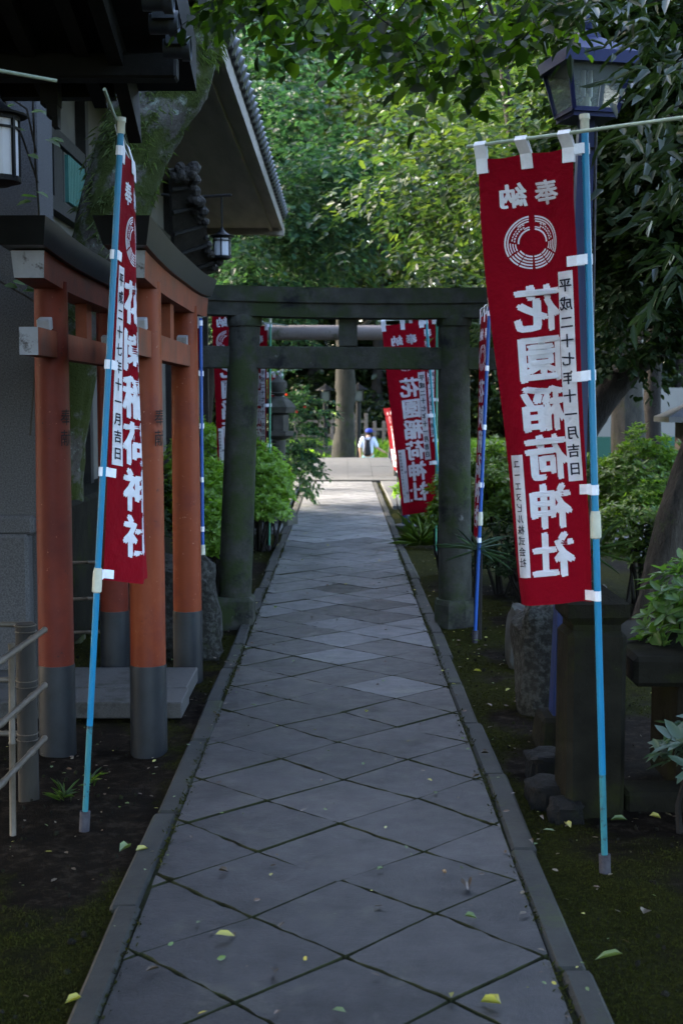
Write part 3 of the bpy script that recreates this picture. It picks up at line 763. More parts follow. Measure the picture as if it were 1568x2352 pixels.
# ================================================================== ORANGE GATEWAYS (two torii side by side)
def red_torii(X, label, ghost):
    t = thing('wooden_torii', label, 'gateway', (X, 7.2, 0), 'small orange torii side by side')
    ya, yb = 6.36, 8.02
    for i, y in enumerate((ya, yb)):
        pm = MB(); pm.tube([(X, y, .40), (X, y + (.01 if i == 0 else -.01), 1.2), (X, y + (.03 if i == 0 else -.03), 2.27)], [.087, .085, .08], 28)
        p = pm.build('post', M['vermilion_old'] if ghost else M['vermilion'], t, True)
        fm = MB(); fm.tube([(X, y, -.08), (X, y, .395), (X, y, .405)], [.0905, .0905, .089], 28); fm.build('metal_sleeve', M['post_foot'], p, True)
        # brushed characters down the path-facing side of the post
        tx = MB()
        if not ghost or i == 0:
            for k, ch in enumerate('奉献' if i == 0 else '平成'):
                g, f = glyph(ch, .0); zc = 1.62 - k * .1
                vs = []
                for x_, y_ in g:
                    a = R(-24) + x_ * .085 / .087
                    vs.append((X + math.cos(a) * .0868, y + math.sin(a) * .0868, zc + y_ * .085))
                tx.add(vs, f)
            tx.build('brush_writing', M['ink'], p)
    def beam(y0, y1, z0, z1, w0, w1, sori, tip0, tip1, mat, name, ends=None):
        """swept beam along Y, upturned at both ends; tip = extra lean of the cut ends"""
        n = 26; vs = []
        for k in range(n + 1):
            s_ = -1 + 2 * k / n; yy = (y0 + y1) / 2 + s_ * (y1 - y0) / 2
            c = sori * max(0, abs(s_) - .25) ** 2 / .5625
            for (w_, z, dy) in ((w0, z0, 0), (w1, z1, 1)):
                yo = yy + dy * (tip0 if k == 0 else tip1 if k == n else 0)
                vs += [(X - w_ / 2, yo, z + c), (X + w_ / 2, yo, z + c)]
        fs = []
        for k in range(n):
            a = 4 * k
            for i, j in ((0, 1), (1, 3), (3, 2), (2, 0)): fs.append((a + i, a + 4 + i, a + 4 + j, a + j))
        m_ = MB(); m_.add(vs, fs); m_.cur = 1 if ends else 0
        m_.add(vs[:4], [(0, 1, 3, 2)]); m_.add(vs[-4:], [(0, 2, 3, 1)])
        return m_.build(name, [mat, M['white_paint']] if ends else mat, t)
    beam(5.95, 8.68, 2.225, 2.345, .135, .150, .026, -.02, .02, M['beam_brown'], 'upper_beam', True)
    k_ = beam(5.83, 8.72, 2.349, 2.465, .19, .25, .034, -.09, .09, M['lacquer'], 'roof_board')
    rb = MB()
    nb = beam(5.92, 8.30, 1.905, 2.03, .085, .085, 0, 0, 0, M['beam_brown'], 'tie_beam', True)
    for y, sg in ((ya, -1), (yb, 1)):
        for s2 in (-1, 1):
            wm = MB(); wm.box((X, y + s2 * .115, 2.06), (.062, .07, .058), Matrix.Rotation(-s2 * .25, 3, 'X'), .004); wm.build('wedge', M['white_paint'], nb)
    st = MB(); st.box((X, 7.19, 2.128), (.06, .14, .19)); st.build('centre_strut', M['beam_brown'], t)
    return t
red_torii(-.953, 'orange torii nearer the path, black roof board, its two posts fully in view', False)
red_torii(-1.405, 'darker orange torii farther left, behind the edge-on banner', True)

# ================================================================== STONE GATEWAY
def stone_torii():
    Y = 10.0
    t = thing('stone_torii', 'mossy dark stone torii spanning the flagstone path', 'gateway', (0, Y, 0))
    for xb, xt, sg in (((540 - 784) / F * 10.18, P(562, 740, Y).x, -1), ((1045 - 784) / F * 10.1, P(1042, 740, Y).x, 1)):
        pb_ = Vector((xb, Y, .05)); pt_ = Vector((xt, Y, P(560, 750, Y).z))
        pm = MB(); pm.tube([pb_ + (pt_ - pb_) * k / 12 for k in range(13)], [.128 - .005 * k / 6 for k in range(13)], 28); p = pm.build('post', M['stone_moss'], t, True)
        cm = MB(); cm.lathe((xt, Y, pt_.z - .002), [(.112, 0), (.130, .004), (.134, .03), (.134, .075), (.125, .09)], 28); cm.build('post_cap', M['stone_moss'], p, True)
        bm = MB()
        if sg < 0: bm.box((xb, Y, .06), (.31, .31, .28), bev=.03)
        else: bm.lathe((xb, Y, -.06), [(.17, 0), (.17, .2), (.155, .235), (.13, .24)], 8, phase=.5)
        bm.build('base_block', M['stone_moss'], p)
    x0, x1 = P(432, 690, Y).x, P(1166, 690, Y).x
    zt, zm, zb = P(784, 662, Y).z, P(784, 697, Y).z, P(784, 729, Y).z
    def sweep(za, zb_, wd, x0, x1, name, tipx=0.0, bow=.02):
        n = 24; vs = []
        for k in range(n + 1):
            s_ = -1 + 2 * k / n; x = (x0 + x1) / 2 + s_ * (x1 - x0) / 2; c = bow * s_ * s_ - .5 * bow
            tl = -.012 * s_
            vs += [(x, Y - wd / 2, za + c + tl), (x, Y + wd / 2, za + c + tl), (x + s_ * tipx * (abs(s_) == 1), Y + wd / 2 + .01, zb_ + c + tl), (x + s_ * tipx * (abs(s_) == 1), Y - wd / 2 - .01, zb_ + c + tl)]
        fs = [(0, 1, 2, 3), tuple(4 * n + q for q in (3, 2, 1, 0))]
        for k in range(n):
            for q in range(4): fs.append((4 * k + q, 4 * k + (q + 1) % 4, 4 * k + 4 + (q + 1) % 4, 4 * k + 4 + q))
        mb = MB(); mb.add(vs, fs); return mb.build(name, M['stone_moss'], t)
    sweep(zm + .002, zt, .30, x0, x1, 'top_beam', .05); sweep(zb, zm, .25, x0 + .04, x1 - .04, 'second_beam', .02)
    tb = MB(); zz0, zz1 = P(784, 848, Y).z, P(784, 797, Y).z
    tb.box(((P(455, 800, Y).x + P(1150, 800, Y).x) / 2, Y, (zz0 + zz1) / 2), (P(1150, 800, Y).x - P(455, 800, Y).x, .12, zz1 - zz0), Matrix.Rotation(.006, 3, 'Y'), .006)
    tb.build('tie_beam', M['stone_moss'], t)
    cs = MB(); cs.box((P(799, 770, Y).x, Y, (zz1 + zb) / 2), (.14, .13, zb - zz1 - .004), bev=.006); cs.build('centre_strut', M['stone_moss'], t)
stone_torii()
def log_torii():
    Y = 20.5
    t = thing('log_torii', 'plain grey torii with round top beam farther along the path', 'gateway', (0, Y, 0))
    z = P(740, 764, Y).z
    b = MB(); b.tube([(P(520, 0, Y).x, Y, z - .0), (P(740, 0, Y).x, Y, z), (P(1000, 0, Y).x, Y, z)], .115, 24); b.build('top_beam', M['log'], t, True)
    for x in (568, 968):
        p = MB(); p.tube([(P(x, 0, Y).x, Y, -.05), (P(x, 0, Y).x, Y, z - .06)], .1, 20); p.build('post', M['log'], t, True)
log_torii()

# ================================================================== BUILDINGS AT LEFT
def near_building():
    t = thing('shrine_office', 'dark tiled gable roof over speckled grey wall at the left edge', 'building', (-2.8, 7, 0))
    w_ = MB(); w_.box((-3.9, 8.1, 1.9), (4.2, .4, 3.9)); w_.box((-3.95, 7.86, .95), (4.2, .1, .12), bev=.02); w_.box((-3.95, 7.84, .45), (4.15, .14, .9), bev=.02); w_.build('wall', M['stucco'], t)
    r_ = MB()
    ang = math.atan2(.95, 2.9)
    r_.prism([(-5.5, 4.35, 4.16), (-5.5, 7.2, 3.36), (-5.5, 7.2, 3.62), (-5.5, 4.35, 4.5)], (4.72, 0, 0))
    r_.prism([(-5.5, 4.35, 4.16), (-5.5, 1.6, 3.36), (-5.5, 1.6, 3.62), (-5.5, 4.35, 4.5)], (4.72, 0, 0))
    roof = r_.build('roof', M['dark_wood'], t)
    for k in range(16):
        x = -5.2 + k * .26
        pass
    rf = MB()
    for k in range(14):
        x = -4.8 + k * .27
        rf.box((x, 5.8, 3.70), (.07, 2.9, .09), Matrix.Rotation(-.273, 3, 'X'))
    rf.build('rafters', M['dark_wood'], t)
    bb = MB(); bb.prism([(-1.16, 4.4, 4.28), (-1.16, 7.2, 3.42), (-1.16, 7.28, 3.10), (-1.16, 6.7, 3.36), (-1.16, 4.4, 4.05)], (.07, 0, 0)); bb.build('barge_board', M['dark_wood'], t)
    pu = MB(); pu.box((-1.6, 6.75, 3.37), (1.55, .13, .125), bev=.012); pu.build('purlin', M['dark_wood'], t)
    ea = MB(); ea.box((-3.3, 7.12, 3.37), (4.2, .1, .14)); ea.build('eave_board', M['dark_wood'], t)
    br = MB(); p = P(118, 235, 6.9)
    br.box((p.x, p.y, p.z + .1), (.09, .1, .24)); br.box((p.x + .012, p.y, p.z - .04), (.055, .09, .08)); br.box((p.x + .025, p.y, p.z - .1), (.03, .08, .06)); br.build('bracket', M['dark_wood'], t)
    for k, (x, y, Y, r) in enumerate(((438, 112, 6.45, .058), (410, 55, 6.1, .058), (398, 0, 5.75, .058), (390, -70, 5.4, .058))):
        c = P(x, y, Y); m_ = MB()
        rot = Matrix.Rotation(R(90), 3, 'Y') @ Matrix.Rotation(0, 3, 'X')
        m_.lathe((c.x - .13, c.y, c.z), [(r * .8, 0), (r * .8, .09), (r * 1.0, .09), (r * 1.0, .13), (r * .85, .132), (r * .8, .125)], 18, rot)
        m_.box((c.x - .06, c.y, c.z + .03), (.1, .16, .05)); m_.build('verge_tile', M['tile'], t, True)
    ps = MB(); ps.box((-2.9, 2.0, 1.7), (.16, .16, 3.5)); ps.build('corner_post', M['dark_wood'], t)
near_building()
def hall():
    X0, XE, ZS = -2.2, -.98, 4.42
    ya, yb = 8.9, 21.0
    t = thing('shrine_hall', 'shrine hall with deep grey soffit, tiled eave and green slatted window', 'building', (X0, 15, 0))
    w_ = MB(); w_.box((X0 - .15, (ya + yb) / 2, 2.2), (.3, yb - ya, ZS)); w_.build('wall', M['plaster'], t)
    bs = MB(); bs.box((X0 + .1, (ya + yb) / 2, .5), (.5, yb - ya + .1, 1.0), bev=.03); bs.build('stone_base', M['stone_dark'], t)
    tr = MB()
    for z in (3.68, 3.16): tr.box((X0 + .03, (ya + yb) / 2, z), (.1, yb - ya, .1))
    for y in (9.6, 11.1, 12.8, 14.6, 16.5, 18.5, 20.9): tr.box((X0 + .03, y, 2.2), (.11, .13, ZS))
    tr.build('wall_timber', M['dark_wood'], t)
    for y0, y1 in ((9.95, 10.25), (10.3, 11.0)):
        wn = MB(); wn.box((X0 + .02, (y0 + y1) / 2, 3.42), (.07, y1 - y0, .4)); f_ = wn.build('window', M['dark_wood'] if y0 < 10 else M['plaster'], t)
        if y0 > 10:
            sl = MB()
            for k in range(11): sl.box((X0 + .07, y0 + .05 + k * (y1 - y0 - .1) / 10, 3.42), (.03, .045, .36))
            sl.build('slats', M['green_slat'], f_)
    so = MB(); so.box(((X0 + XE) / 2, (ya + yb) / 2, ZS + .05), (XE - X0, yb - ya, .1)); so.build('soffit', M['soffit'], t)
    fa = MB(); fa.box((XE - .14, (ya + yb) / 2, ZS - .02), (.05, yb - ya, .05)); fa.box((XE + .02, (ya + yb) / 2, ZS + .06), (.05, yb - ya + .1, .17)); fa.box(((X0 + XE) / 2, yb + .03, ZS + .0), (XE - X0, .08, .2)); fa.build('fascia', M['soffit'], t)
    ec = MB(); ec.box((XE - .06, yb + .07, ZS - .02), (.26, .1, .18)); ec.build('corner_block', M['soffit'], t)
    rf = MB(); rf.prism([(XE + .09, ya, ZS + .17), (XE + .09, ya, ZS + .25), (X0 - 3.2, ya, ZS + 3.0), (X0 - 3.2, ya, ZS + .17)], (0, yb - ya + .15, 0)); roof = rf.build('roof', M['tile'], t)
    n = 42
    for k in range(n):
        y = ya + .2 + k * (yb - ya - .2) / (n - 1)
        tl = MB(); rot = Matrix.Rotation(R(90 - 52), 3, 'Y')
        tl.lathe((XE - .14, y, ZS + .33), [(.06, -.0), (.06, .24), (.075, .24), (.075, .28), (.05, .282)], 12, Matrix.Rotation(R(118), 3, 'Y'))
        tl.build('eave_tile', M['tile'], roof, True)
hall()
def plaque():
    c = [P(392, 398, 11.2), P(434, 396, 11.3), P(503, 622, 12.6), P(404, 660, 12.4)]
    base = (c[0] + c[2]) / 2
    t = thing('carved_plaque', 'dark carved gable panel with lumpy border tilted under the hall eave', 'carved panel', base)
    n = (c[1] - c[0]).cross(c[3] - c[0]).normalized()
    b = MB(); b.prism(c, n * .06); b.build('panel', M['carved'], t)
    rb = MB()
    for i in range(5):
        s_ = .12 + i * .19
        p0 = c[0].lerp(c[3], s_); p1 = c[1].lerp(c[2], s_)
        rb.tube([p0 - n * .015, p1 - n * .015], .022, 6)
    rb.build('ribs', M['dark_wood'], t)
    cb = MB(); rr = random.Random(9)
    for k in range(46):
        s_ = rr.random(); a = c[1].lerp(c[2], s_) if k % 4 else c[0].lerp(c[1], s_)
        p = a + Vector((rr.uniform(-.05, .05), rr.uniform(-.04, .04), rr.uniform(-.05, .05)))
        r = rr.uniform(.025, .06); cb.lathe(p, [(r * .2, -r), (r * .8, -r * .6), (r, 0), (r * .75, r * .6), (r * .2, r)], 7, Matrix.Rotation(rr.uniform(0, 3), 3, 'X') @ Matrix.Rotation(rr.uniform(0, 3), 3, 'Y'))
    cb.build('carved_border', M['carved'], t)
    ar = MB(); p = P(457, 452, 12.4); q = P(532, 448, 12.4); ar.tube([p - Vector((.35, 0, -.02)), p, q], .014, 8); ar.build('bracket_arm', M['dark_wood'], t)
plaque()
def hung_lantern(c, r, h, label, n, hang_to, roofh=.35):
    """c = centre of body; n panels between black bars, flared roof, chain upward"""
    t = thing('hanging_lantern', label, 'lantern', c, 'hanging lanterns')
    c = Vector(c)
    pm = MB(); pm.lathe(c, [(r * .93, -h / 2), (r * .93, h / 2)], n * 3); pm.build('paper_panels', M['paper'], t)
    fm = MB()
    for k in range(n):
        a = 2 * math.pi * (k + .5) / n; p = c + Vector((math.cos(a), math.sin(a), 0)) * r
        fm.box(p, (r * .13, r * .13, h), Matrix.Rotation(a, 3, 'Z'))
    for z, th in ((-h / 2, .12), (h / 2, .12), (h * .32, .05)): fm.lathe(c + Vector((0, 0, z - th * r)), [(r * .9, 0), (r * 1.05, 0), (r * 1.05, th * r * 2), (r * .9, th * r * 2)], n * 3)
    fm.build('frame', M['dark_metal'], t)
    ro = MB(); z = h / 2 + r * .1
    ro.lathe(c + Vector((0, 0, z)), [(r * 1.38, -.03 * r), (r * 1.4, .05 * r), (r * .95, r * .16), (r * .5, r * .42), (r * .16, r * .8), (r * .14, r * 1.0), (.002, r * 1.05)], n * 3); ro.build('roof', M['dark_metal'], t, True)
    bo = MB(); bo.lathe(c + Vector((0, 0, -h / 2 - r * .3)), [(r * .5, 0), (r * .95, r * .2), (r * .95, r * .3)], n * 3); bo.build('base', M['dark_metal'], t, True)
    ch = MB(); ch.tube([c + Vector((0, 0, z + r)), Vector((c.x, c.y, hang_to))], .008, 6); ch.build('chain', M['dark_metal'], t)
c = P(510, 568, 12.4); hung_lantern(c, px(21, 12.4), px(44, 12.4), 'small white hexagonal lantern hanging from the arm beside the carved panel', 6, P(511, 450, 12.4).z)
c = P(-6, 342, 5.3); hung_lantern(c, px(50, 5.3), px(136, 5.3), 'white and black lantern cut by the left edge of the photo', 6, 3.9)

# ================================================================== BLUE LAMP
def blue_lamp():
    pb_ = G(1294, 1690); Y = pb_.y
    t = thing('street_lamp', 'navy blue lamp with glass lantern behind the large right banner', 'street lamp', pb_)
    z0 = P(1343, 285, Y).z; xt = P(1344, 300, Y).x
    ft = MB(); ft.box((pb_.x - .02, Y, .02), (.26, .3, .2), bev=.02, top=(.85, .85)); ft.build('concrete_foot', M['stone_dark'], t)
    pm = MB(); pm.tube([(pb_.x, Y, .05), (pb_.x + (xt - pb_.x) * .5, Y, .05 + (z0 - .05) * .5), (xt, Y, z0 + .02)], [.1, .075, .052], 4, True)
    o = pm.build('post', M['navy_blue'], t)
    cn = MB(); cn.tube([(xt + .04, Y - .06, z0 - .02), (pb_.x + .1, Y - .085, .3)], .006, 6); cn.build('conduit', M['socket'], t)
    cl = MB(); cl.box((xt, Y, P(1343, 345, Y).z), (.1, .1, .012)); cl.build('conduit_clamp', M['dark_metal'], t)
    zb, zt = P(1343, 272, Y).z, P(1343, 158, Y).z
    rot = Matrix.Rotation(R(13), 3, 'Z'); c = Vector((xt + .002, Y, 0))
    wb, wt = px(112, Y) / 2 * .92, px(160, Y) / 2 * .9
    def ring(hw, z): return [c + rot @ Vector((sx * hw, sy * hw, 0)) + Vector((0, 0, z)) for sx, sy in ((-1, -1), (1, -1), (1, 1), (-1, 1))]
    B, T = ring(wb, zb + .02), ring(wt, zt)
    fr = MB()
    for i in range(4):
        fr.tube([B[i], T[i]], .014, 4); fr.tube([B[i], B[(i + 1) % 4]], .015, 4); fr.tube([T[i], T[(i + 1) % 4]], .015, 4)
    fr.prism(ring(wb, zb - .012), (0, 0, .026))
    fr.build('lantern_frame', M['navy'], t)
    gl = MB()
    for i in range(4):
        j = (i + 1) % 4; gl.add([B[i], B[j], T[j], T[i]], [(0, 1, 2, 3)])
    gl.build('glass_panes', M['glass'], t)
    ro = MB(); e, m_ = ring(wt * 1.2, zt - .01), ring(wt * 1.16, zt + .05)
    ap = ring(.05, zt + .14); a2 = ring(.03, zt + .2)
    ro.add(e + m_ + ap + a2, [(3, 2, 1, 0)] + [(k * 4 + i, k * 4 + (i + 1) % 4, k * 4 + 4 + (i + 1) % 4, k * 4 + 4 + i) for k in range(3) for i in range(4)] + [(12, 13, 14, 15)])
    ro.build('lantern_roof', M['navy'], t)
    fi = MB(); fi.lathe((c.x, c.y, zt + .18), [(.045, 0), (.05, .03), (.02, .05), (.018, .09), (.03, .11), (.03, .13), (.0, .17)], 14); fi.build('finial', M['navy_blue'], t, True)
    bu = MB(); bu.lathe((c.x, c.y, zb + .015), [(.022, 0), (.024, .06), (.018, .07), (.02, .1)], 14); bu.build('bulb_socket', M['joint'], t, True)
    bl = MB()
    for dx, dy in ((-.016, -.01), (.016, -.01), (-.016, .014), (.016, .014)): bl.tube([(c.x + dx, c.y + dy, zb + .1), (c.x + dx, c.y + dy, zb + .225)], .011, 10)
    bl.build('bulb', M['bulb'], t, True)
blue_lamp()

# ================================================================== STONES AT RIGHT AND LEFT
def boulder(c, size, label, mat, seed, name='boulder', group=None, flat=.0):
    from mathutils import noise as nz
    mb = MB(); n, m_ = 26, 16; vs = []
    for j in range(m_ + 1):
        ph = math.pi * j / m_
        for i in range(n):
            a = 2 * math.pi * i / n
            d = Vector((math.sin(ph) * math.cos(a), math.sin(ph) * math.sin(a), math.cos(ph)))
            e = Vector([math.copysign(abs(k) ** .55, k) for k in d])
            s_ = 1 + .22 * nz.noise(d * 1.7 + Vector((seed, 0, 0))) + .12 * nz.fractal(d * 4 + Vector((0, seed, 0)), 1, 2, 4)
            vs.append(Vector((e.x * size[0] / 2, e.y * size[1] / 2, e.z * size[2] / 2)) * s_ + Vector(c))
    fs = [(j * n + i, (j + 1) * n + i, (j + 1) * n + (i + 1) % n, j * n + (i + 1) % n) for j in range(m_) for i in range(n)]
    mb.add(vs, fs)
    base = (c[0], c[1], 0)
    return tag(mb.build(name, mat, None, True, base), label, 'rock', group)
boulder((1.17, 7.2, .25), (.42, .4, .66), 'tall grey lichen-covered rock behind the navy lamp post', M['rock'], 3.3)
boulder((1.24, 8.5, .12), (.3, .3, .46), 'low round mossy rock behind the tall lichen rock', M['stone_grey'], 5.1)
boulder((1.46, 7.5, .3), (.3, .3, .6), 'grey rock peeking over the right stone pillar cap', M['stone_grey'], 8.2)
boulder((-1.13, 8.75, .27), (.62, .36, .72), 'rough grey rock between the orange posts and left stone gateway post', M['rock'], 6.7)
boulder((.9, 5.55, -.01), (.2, .24, .14), 'dark lava stone nearest the path by the right pillar', M['lava'], 1.2, 'lava_stone', 'dark lava stones at the pillar foot')
boulder((.95, 5.95, .0), (.2, .22, .16), 'dark lava stone below the lamp foot', M['lava'], 2.9, 'lava_stone', 'dark lava stones at the pillar foot')
boulder((.93, 5.3, -.01), (.14, .18, .11), 'smallest dark lava stone touching the pillar base', M['lava'], 4.4, 'lava_stone', 'dark lava stones at the pillar foot')
def pillar():
    b = G(1364, 1862); x, y = b.x, b.y + .13
    t = thing('stone_pillar', 'dark square stone pillar with pyramid cap behind the right cyan pole', 'pillar', (x, y, 0))
    rot = Matrix.Rotation(R(3), 3, 'Z')
    s_ = MB(); s_.box((x, y, .33), (.245, .25, .84), rot, .022); s_.box((x, y, .763), (.2, .2, .03), rot); s_.build('shaft', M['stone_dark'], t)
    c_ = MB(); hw = .128
    def rg(h, z): return [Vector((x, y, z)) + rot @ Vector((a * h, q * h, 0)) for a, q in ((-1, -1), (1, -1), (1, 1), (-1, 1))]
    lv = rg(.1, .776) + rg(hw, .81) + rg(hw, .865) + rg(.02, .945)
    c_.add(lv, [(3, 2, 1, 0)] + [(k * 4 + i, k * 4 + (i + 1) % 4, k * 4 + 4 + (i + 1) % 4, k * 4 + 4 + i) for k in range(3) for i in range(4)] + [(12, 13, 14, 15)])
    c_.build('cap', M['stone_dark'], t)
    t2 = thing('stone_bench', 'heavy dark stone slab on legs running right from the stone pillar', 'stone bench', (2, y, 0))
    a = MB(); a.box((2.1, y + .5, .55), (1.72, .95, .13), bev=.02); a.build('slab', M['stone_dark'], t2)
    for lx in (1.55, 2.7):
        g = MB(); g.box((lx, y + .35, .24), (.2, .5, .5), bev=.015); g.build('leg', M['stone_dark'], t2)
    k = MB(); k.box((2.1, y + .05, .0), (1.8, .2, .1), bev=.015); k.build('foot_stone', M['stone_dark'], t2)
pillar()
def slabs():
    for i, (x0, x1, y0, y1, lab) in enumerate(((-3.2, -.86, 6.92, 7.28, 'front granite slab at the foot of the orange gateways'), (-3.2, -.875, 7.29, 7.86, 'rear granite slab at the foot of the orange gateways'))):
        m_ = MB(); m_.box(((x0 + x1) / 2, (y0 + y1) / 2, .035), (x1 - x0, y1 - y0 - .008, .09), bev=.006)
        tag(m_.build('granite_slab', M['granite'], None, False, ((x0 + x1) / 2, (y0 + y1) / 2, 0)), lab, 'stone slab', 'granite slabs under the orange gateways')
slabs()

# ================================================================== BAMBOO RAILINGS
def bamboo(mb, a, b, r, step=.22):
    a, b = Vector(a), Vector(b); n = max(1, int((b - a).length / step)); pts, rad = [], []
    for k in range(n + 1):
        for dt, q in ((-.012, 1), (-.004, 1.22), (.004, 1.22), (.012, 1)):
            tt = k / n + dt * .22 / step
            if 0 <= tt <= 1: pts.append(a.lerp(b, tt)); rad.append(r * q)
    if (pts[0] - a).length > 1e-4: pts.insert(0, a); rad.insert(0, r)
    if (pts[-1] - b).length > 1e-4: pts.append(b); rad.append(r)
    mb.tube(pts, rad, 10)
def railing():
    b = G(67, 1820); x, y = b.x, b.y
    t = thing('bamboo_railing', 'bamboo railing with round dark post at the left edge of the photo', 'railing', (x, y, 0))
    p = MB(); h = P(67, 1432, y).z; p.tube([(x, y, -.1), (x, y, h - .01), (x, y, h)], [.045, .043, .04], 20); p.build('post', M['bamboo_post'], t, True)
    for k, (yp, yq) in enumerate(((1446, 1438), (1573, 1566), (1695, 1690))):
        tip = P(104, yp, y - .03); q = Vector((tip.x - .05, 2.4, tip.z + .01))
        m_ = MB(); bamboo(m_, tip, q, .0125); m_.build('rail', M['bamboo'], t, True)
        e = P(46, yq, y + .02); m_ = MB(); bamboo(m_, (e.x + .05, y + .055, e.z), (-3.6, y + .06, e.z + .02), .0125); m_.build('rail', M['bamboo'], t, True)
        tie = MB()
        for dz in (-.012, .014): tie.lathe((x, y, tip.z + dz), [(.047, -.002), (.049, 0), (.047, .002)], 16)
        tie.build('wire_tie', M['bamboo'], t)
    g = G(30, 1905); m_ = MB(); bamboo(m_, (g.x, g.y, -.05), (P(27, 1478, g.y).x, g.y, P(27, 1478, g.y).z), .0125, .3); m_.build('upright', M['bamboo'], t, True)
    t = thing('bamboo_railing', 'pair of short bamboo rails glimpsed between the left orange posts', 'railing', (-1.7, 9, 0))
    for ya, yb in ((1294, 1290), (1378, 1372), (1455, 1448)):
        m_ = MB(); bamboo(m_, P(120, ya, 8.45), P(285, yb, 8.5), .011); m_.build('rail', M['bamboo'], t, True)
    m_ = MB(); q = P(150, 1300, 8.52); m_.tube([(q.x, 8.54, -.1), (q.x, 8.54, .75)], .04, 14); m_.build('post', M['bamboo_post'], t, True)
railing()

# ================================================================== STONE LANTERN, DISTANT FENCE, LAMPS, WALL
def stone_lantern():
    Y = 18.0; c = P(640, 1000, Y)
    t = thing('stone_lantern', 'weathered stone lantern with onion finial left of the path', 'stone lantern', (c.x, Y, 0))
    z = lambda y: P(640, y, Y).z
    def part(name, prof, n=24): m_ = MB(); m_.lathe((c.x, Y, 0), prof, n); m_.build(name, M['stone_grey'], t, True)
    part('finial', [(.055, z(910)), (.11, z(903)), (.085, z(900)), (.12, z(888)), (.115, z(878)), (.05, z(869)), (.0, z(859))])
    part('cap', [(.1, z(952)), (.21, z(948)), (.24, z(935)), (.2, z(926)), (.13, z(915)), (.07, z(910))], 6)
    part('fire_box', [(.13, z(990)), (.14, z(985)), (.14, z(953)), (.1, z(952))], 6)
    part('platform', [(.1, z(1010)), (.2, z(1000)), (.21, z(990)), (.1, z(989))], 6)
    part('shaft', [(.15, z(1140)), (.11, z(1100)), (.09, z(1060)), (.1, z(1011))], 20)
    part('base', [(.26, -.05), (.26, .1), (.2, .2), (.14, .26)], 6)
stone_lantern()
def far_fence():
    t = thing('wooden_fence', 'grey brown post and rail fence beyond the walking person', 'fence', (0, 47, -.2))
    Y = 47
    def zz(y): return P(784, y, Y).z
    xs = [676, 735, 762, 788, 812, 842, 862, 884, 900, 925, 960, 1000]
    for k, x in enumerate(xs):
        q = P(x, 0, Y).x; m_ = MB(); lo = 6 if k > 5 else 0; m_.box((q, Y, (zz(962 + 3 * lo) - .4) / 2), (.13, .13, zz(962 + 3 * lo) + .8), bev=.02); m_.build('post', M['wood_fence'], t)
    for y in (968, 1000):
        m_ = MB(); m_.box((P(745, 0, Y).x, Y - .02, zz(y)), (P(842, 0, Y).x - P(650, 0, Y).x, .08, .09)); m_.build('rail', M['wood_fence'], t)
        m_ = MB(); m_.box((P(925, 0, Y).x, Y - .02, zz(y + 18)), (P(1010, 0, Y).x - P(845, 0, Y).x, .08, .09)); m_.build('rail', M['wood_fence'], t)
far_fence()
def park_lamp(x, ytop, Y, label):
    c = P(x, ytop, Y); zb = gz(c.x, Y)
    t = thing('lamp_post', label, 'lamp post', (c.x, Y, zb), 'dark lamp posts beyond the bridge')
    p = MB(); p.tube([(c.x, Y, zb - .1), (c.x, Y, c.z - .55)], .09, 12); p.build('post', M['dark_metal'], t, True)
    g = MB(); g.box((c.x, Y, c.z - .36), (.3, .3, .36), bev=.02, top=(1.1, 1.1)); g.build('lantern_glass', M['glass_dull'], t)
    f = MB()
    for sx in (-1, 1):
        for sy in (-1, 1): f.box((c.x + sx * .155, Y + sy * .155, c.z - .36), (.05, .05, .42))
    f.build('lantern_frame', M['dark_metal'], t)
    r = MB(); r.lathe((c.x, Y, c.z - .16), [(.32, 0), (.3, .03), (.1, .15), (.03, .2), (.0, .25)], 8); r.build('lantern_roof', M['dark_metal'], t)
park_lamp(823, 884, 43.5, 'dark lamp post just right of the central tree trunk')
park_lamp(873, 913, 50, 'farther dark lamp post above the walking person')
park_lamp(747, 886, 44.5, 'dark lamp post left of the central tree trunk')
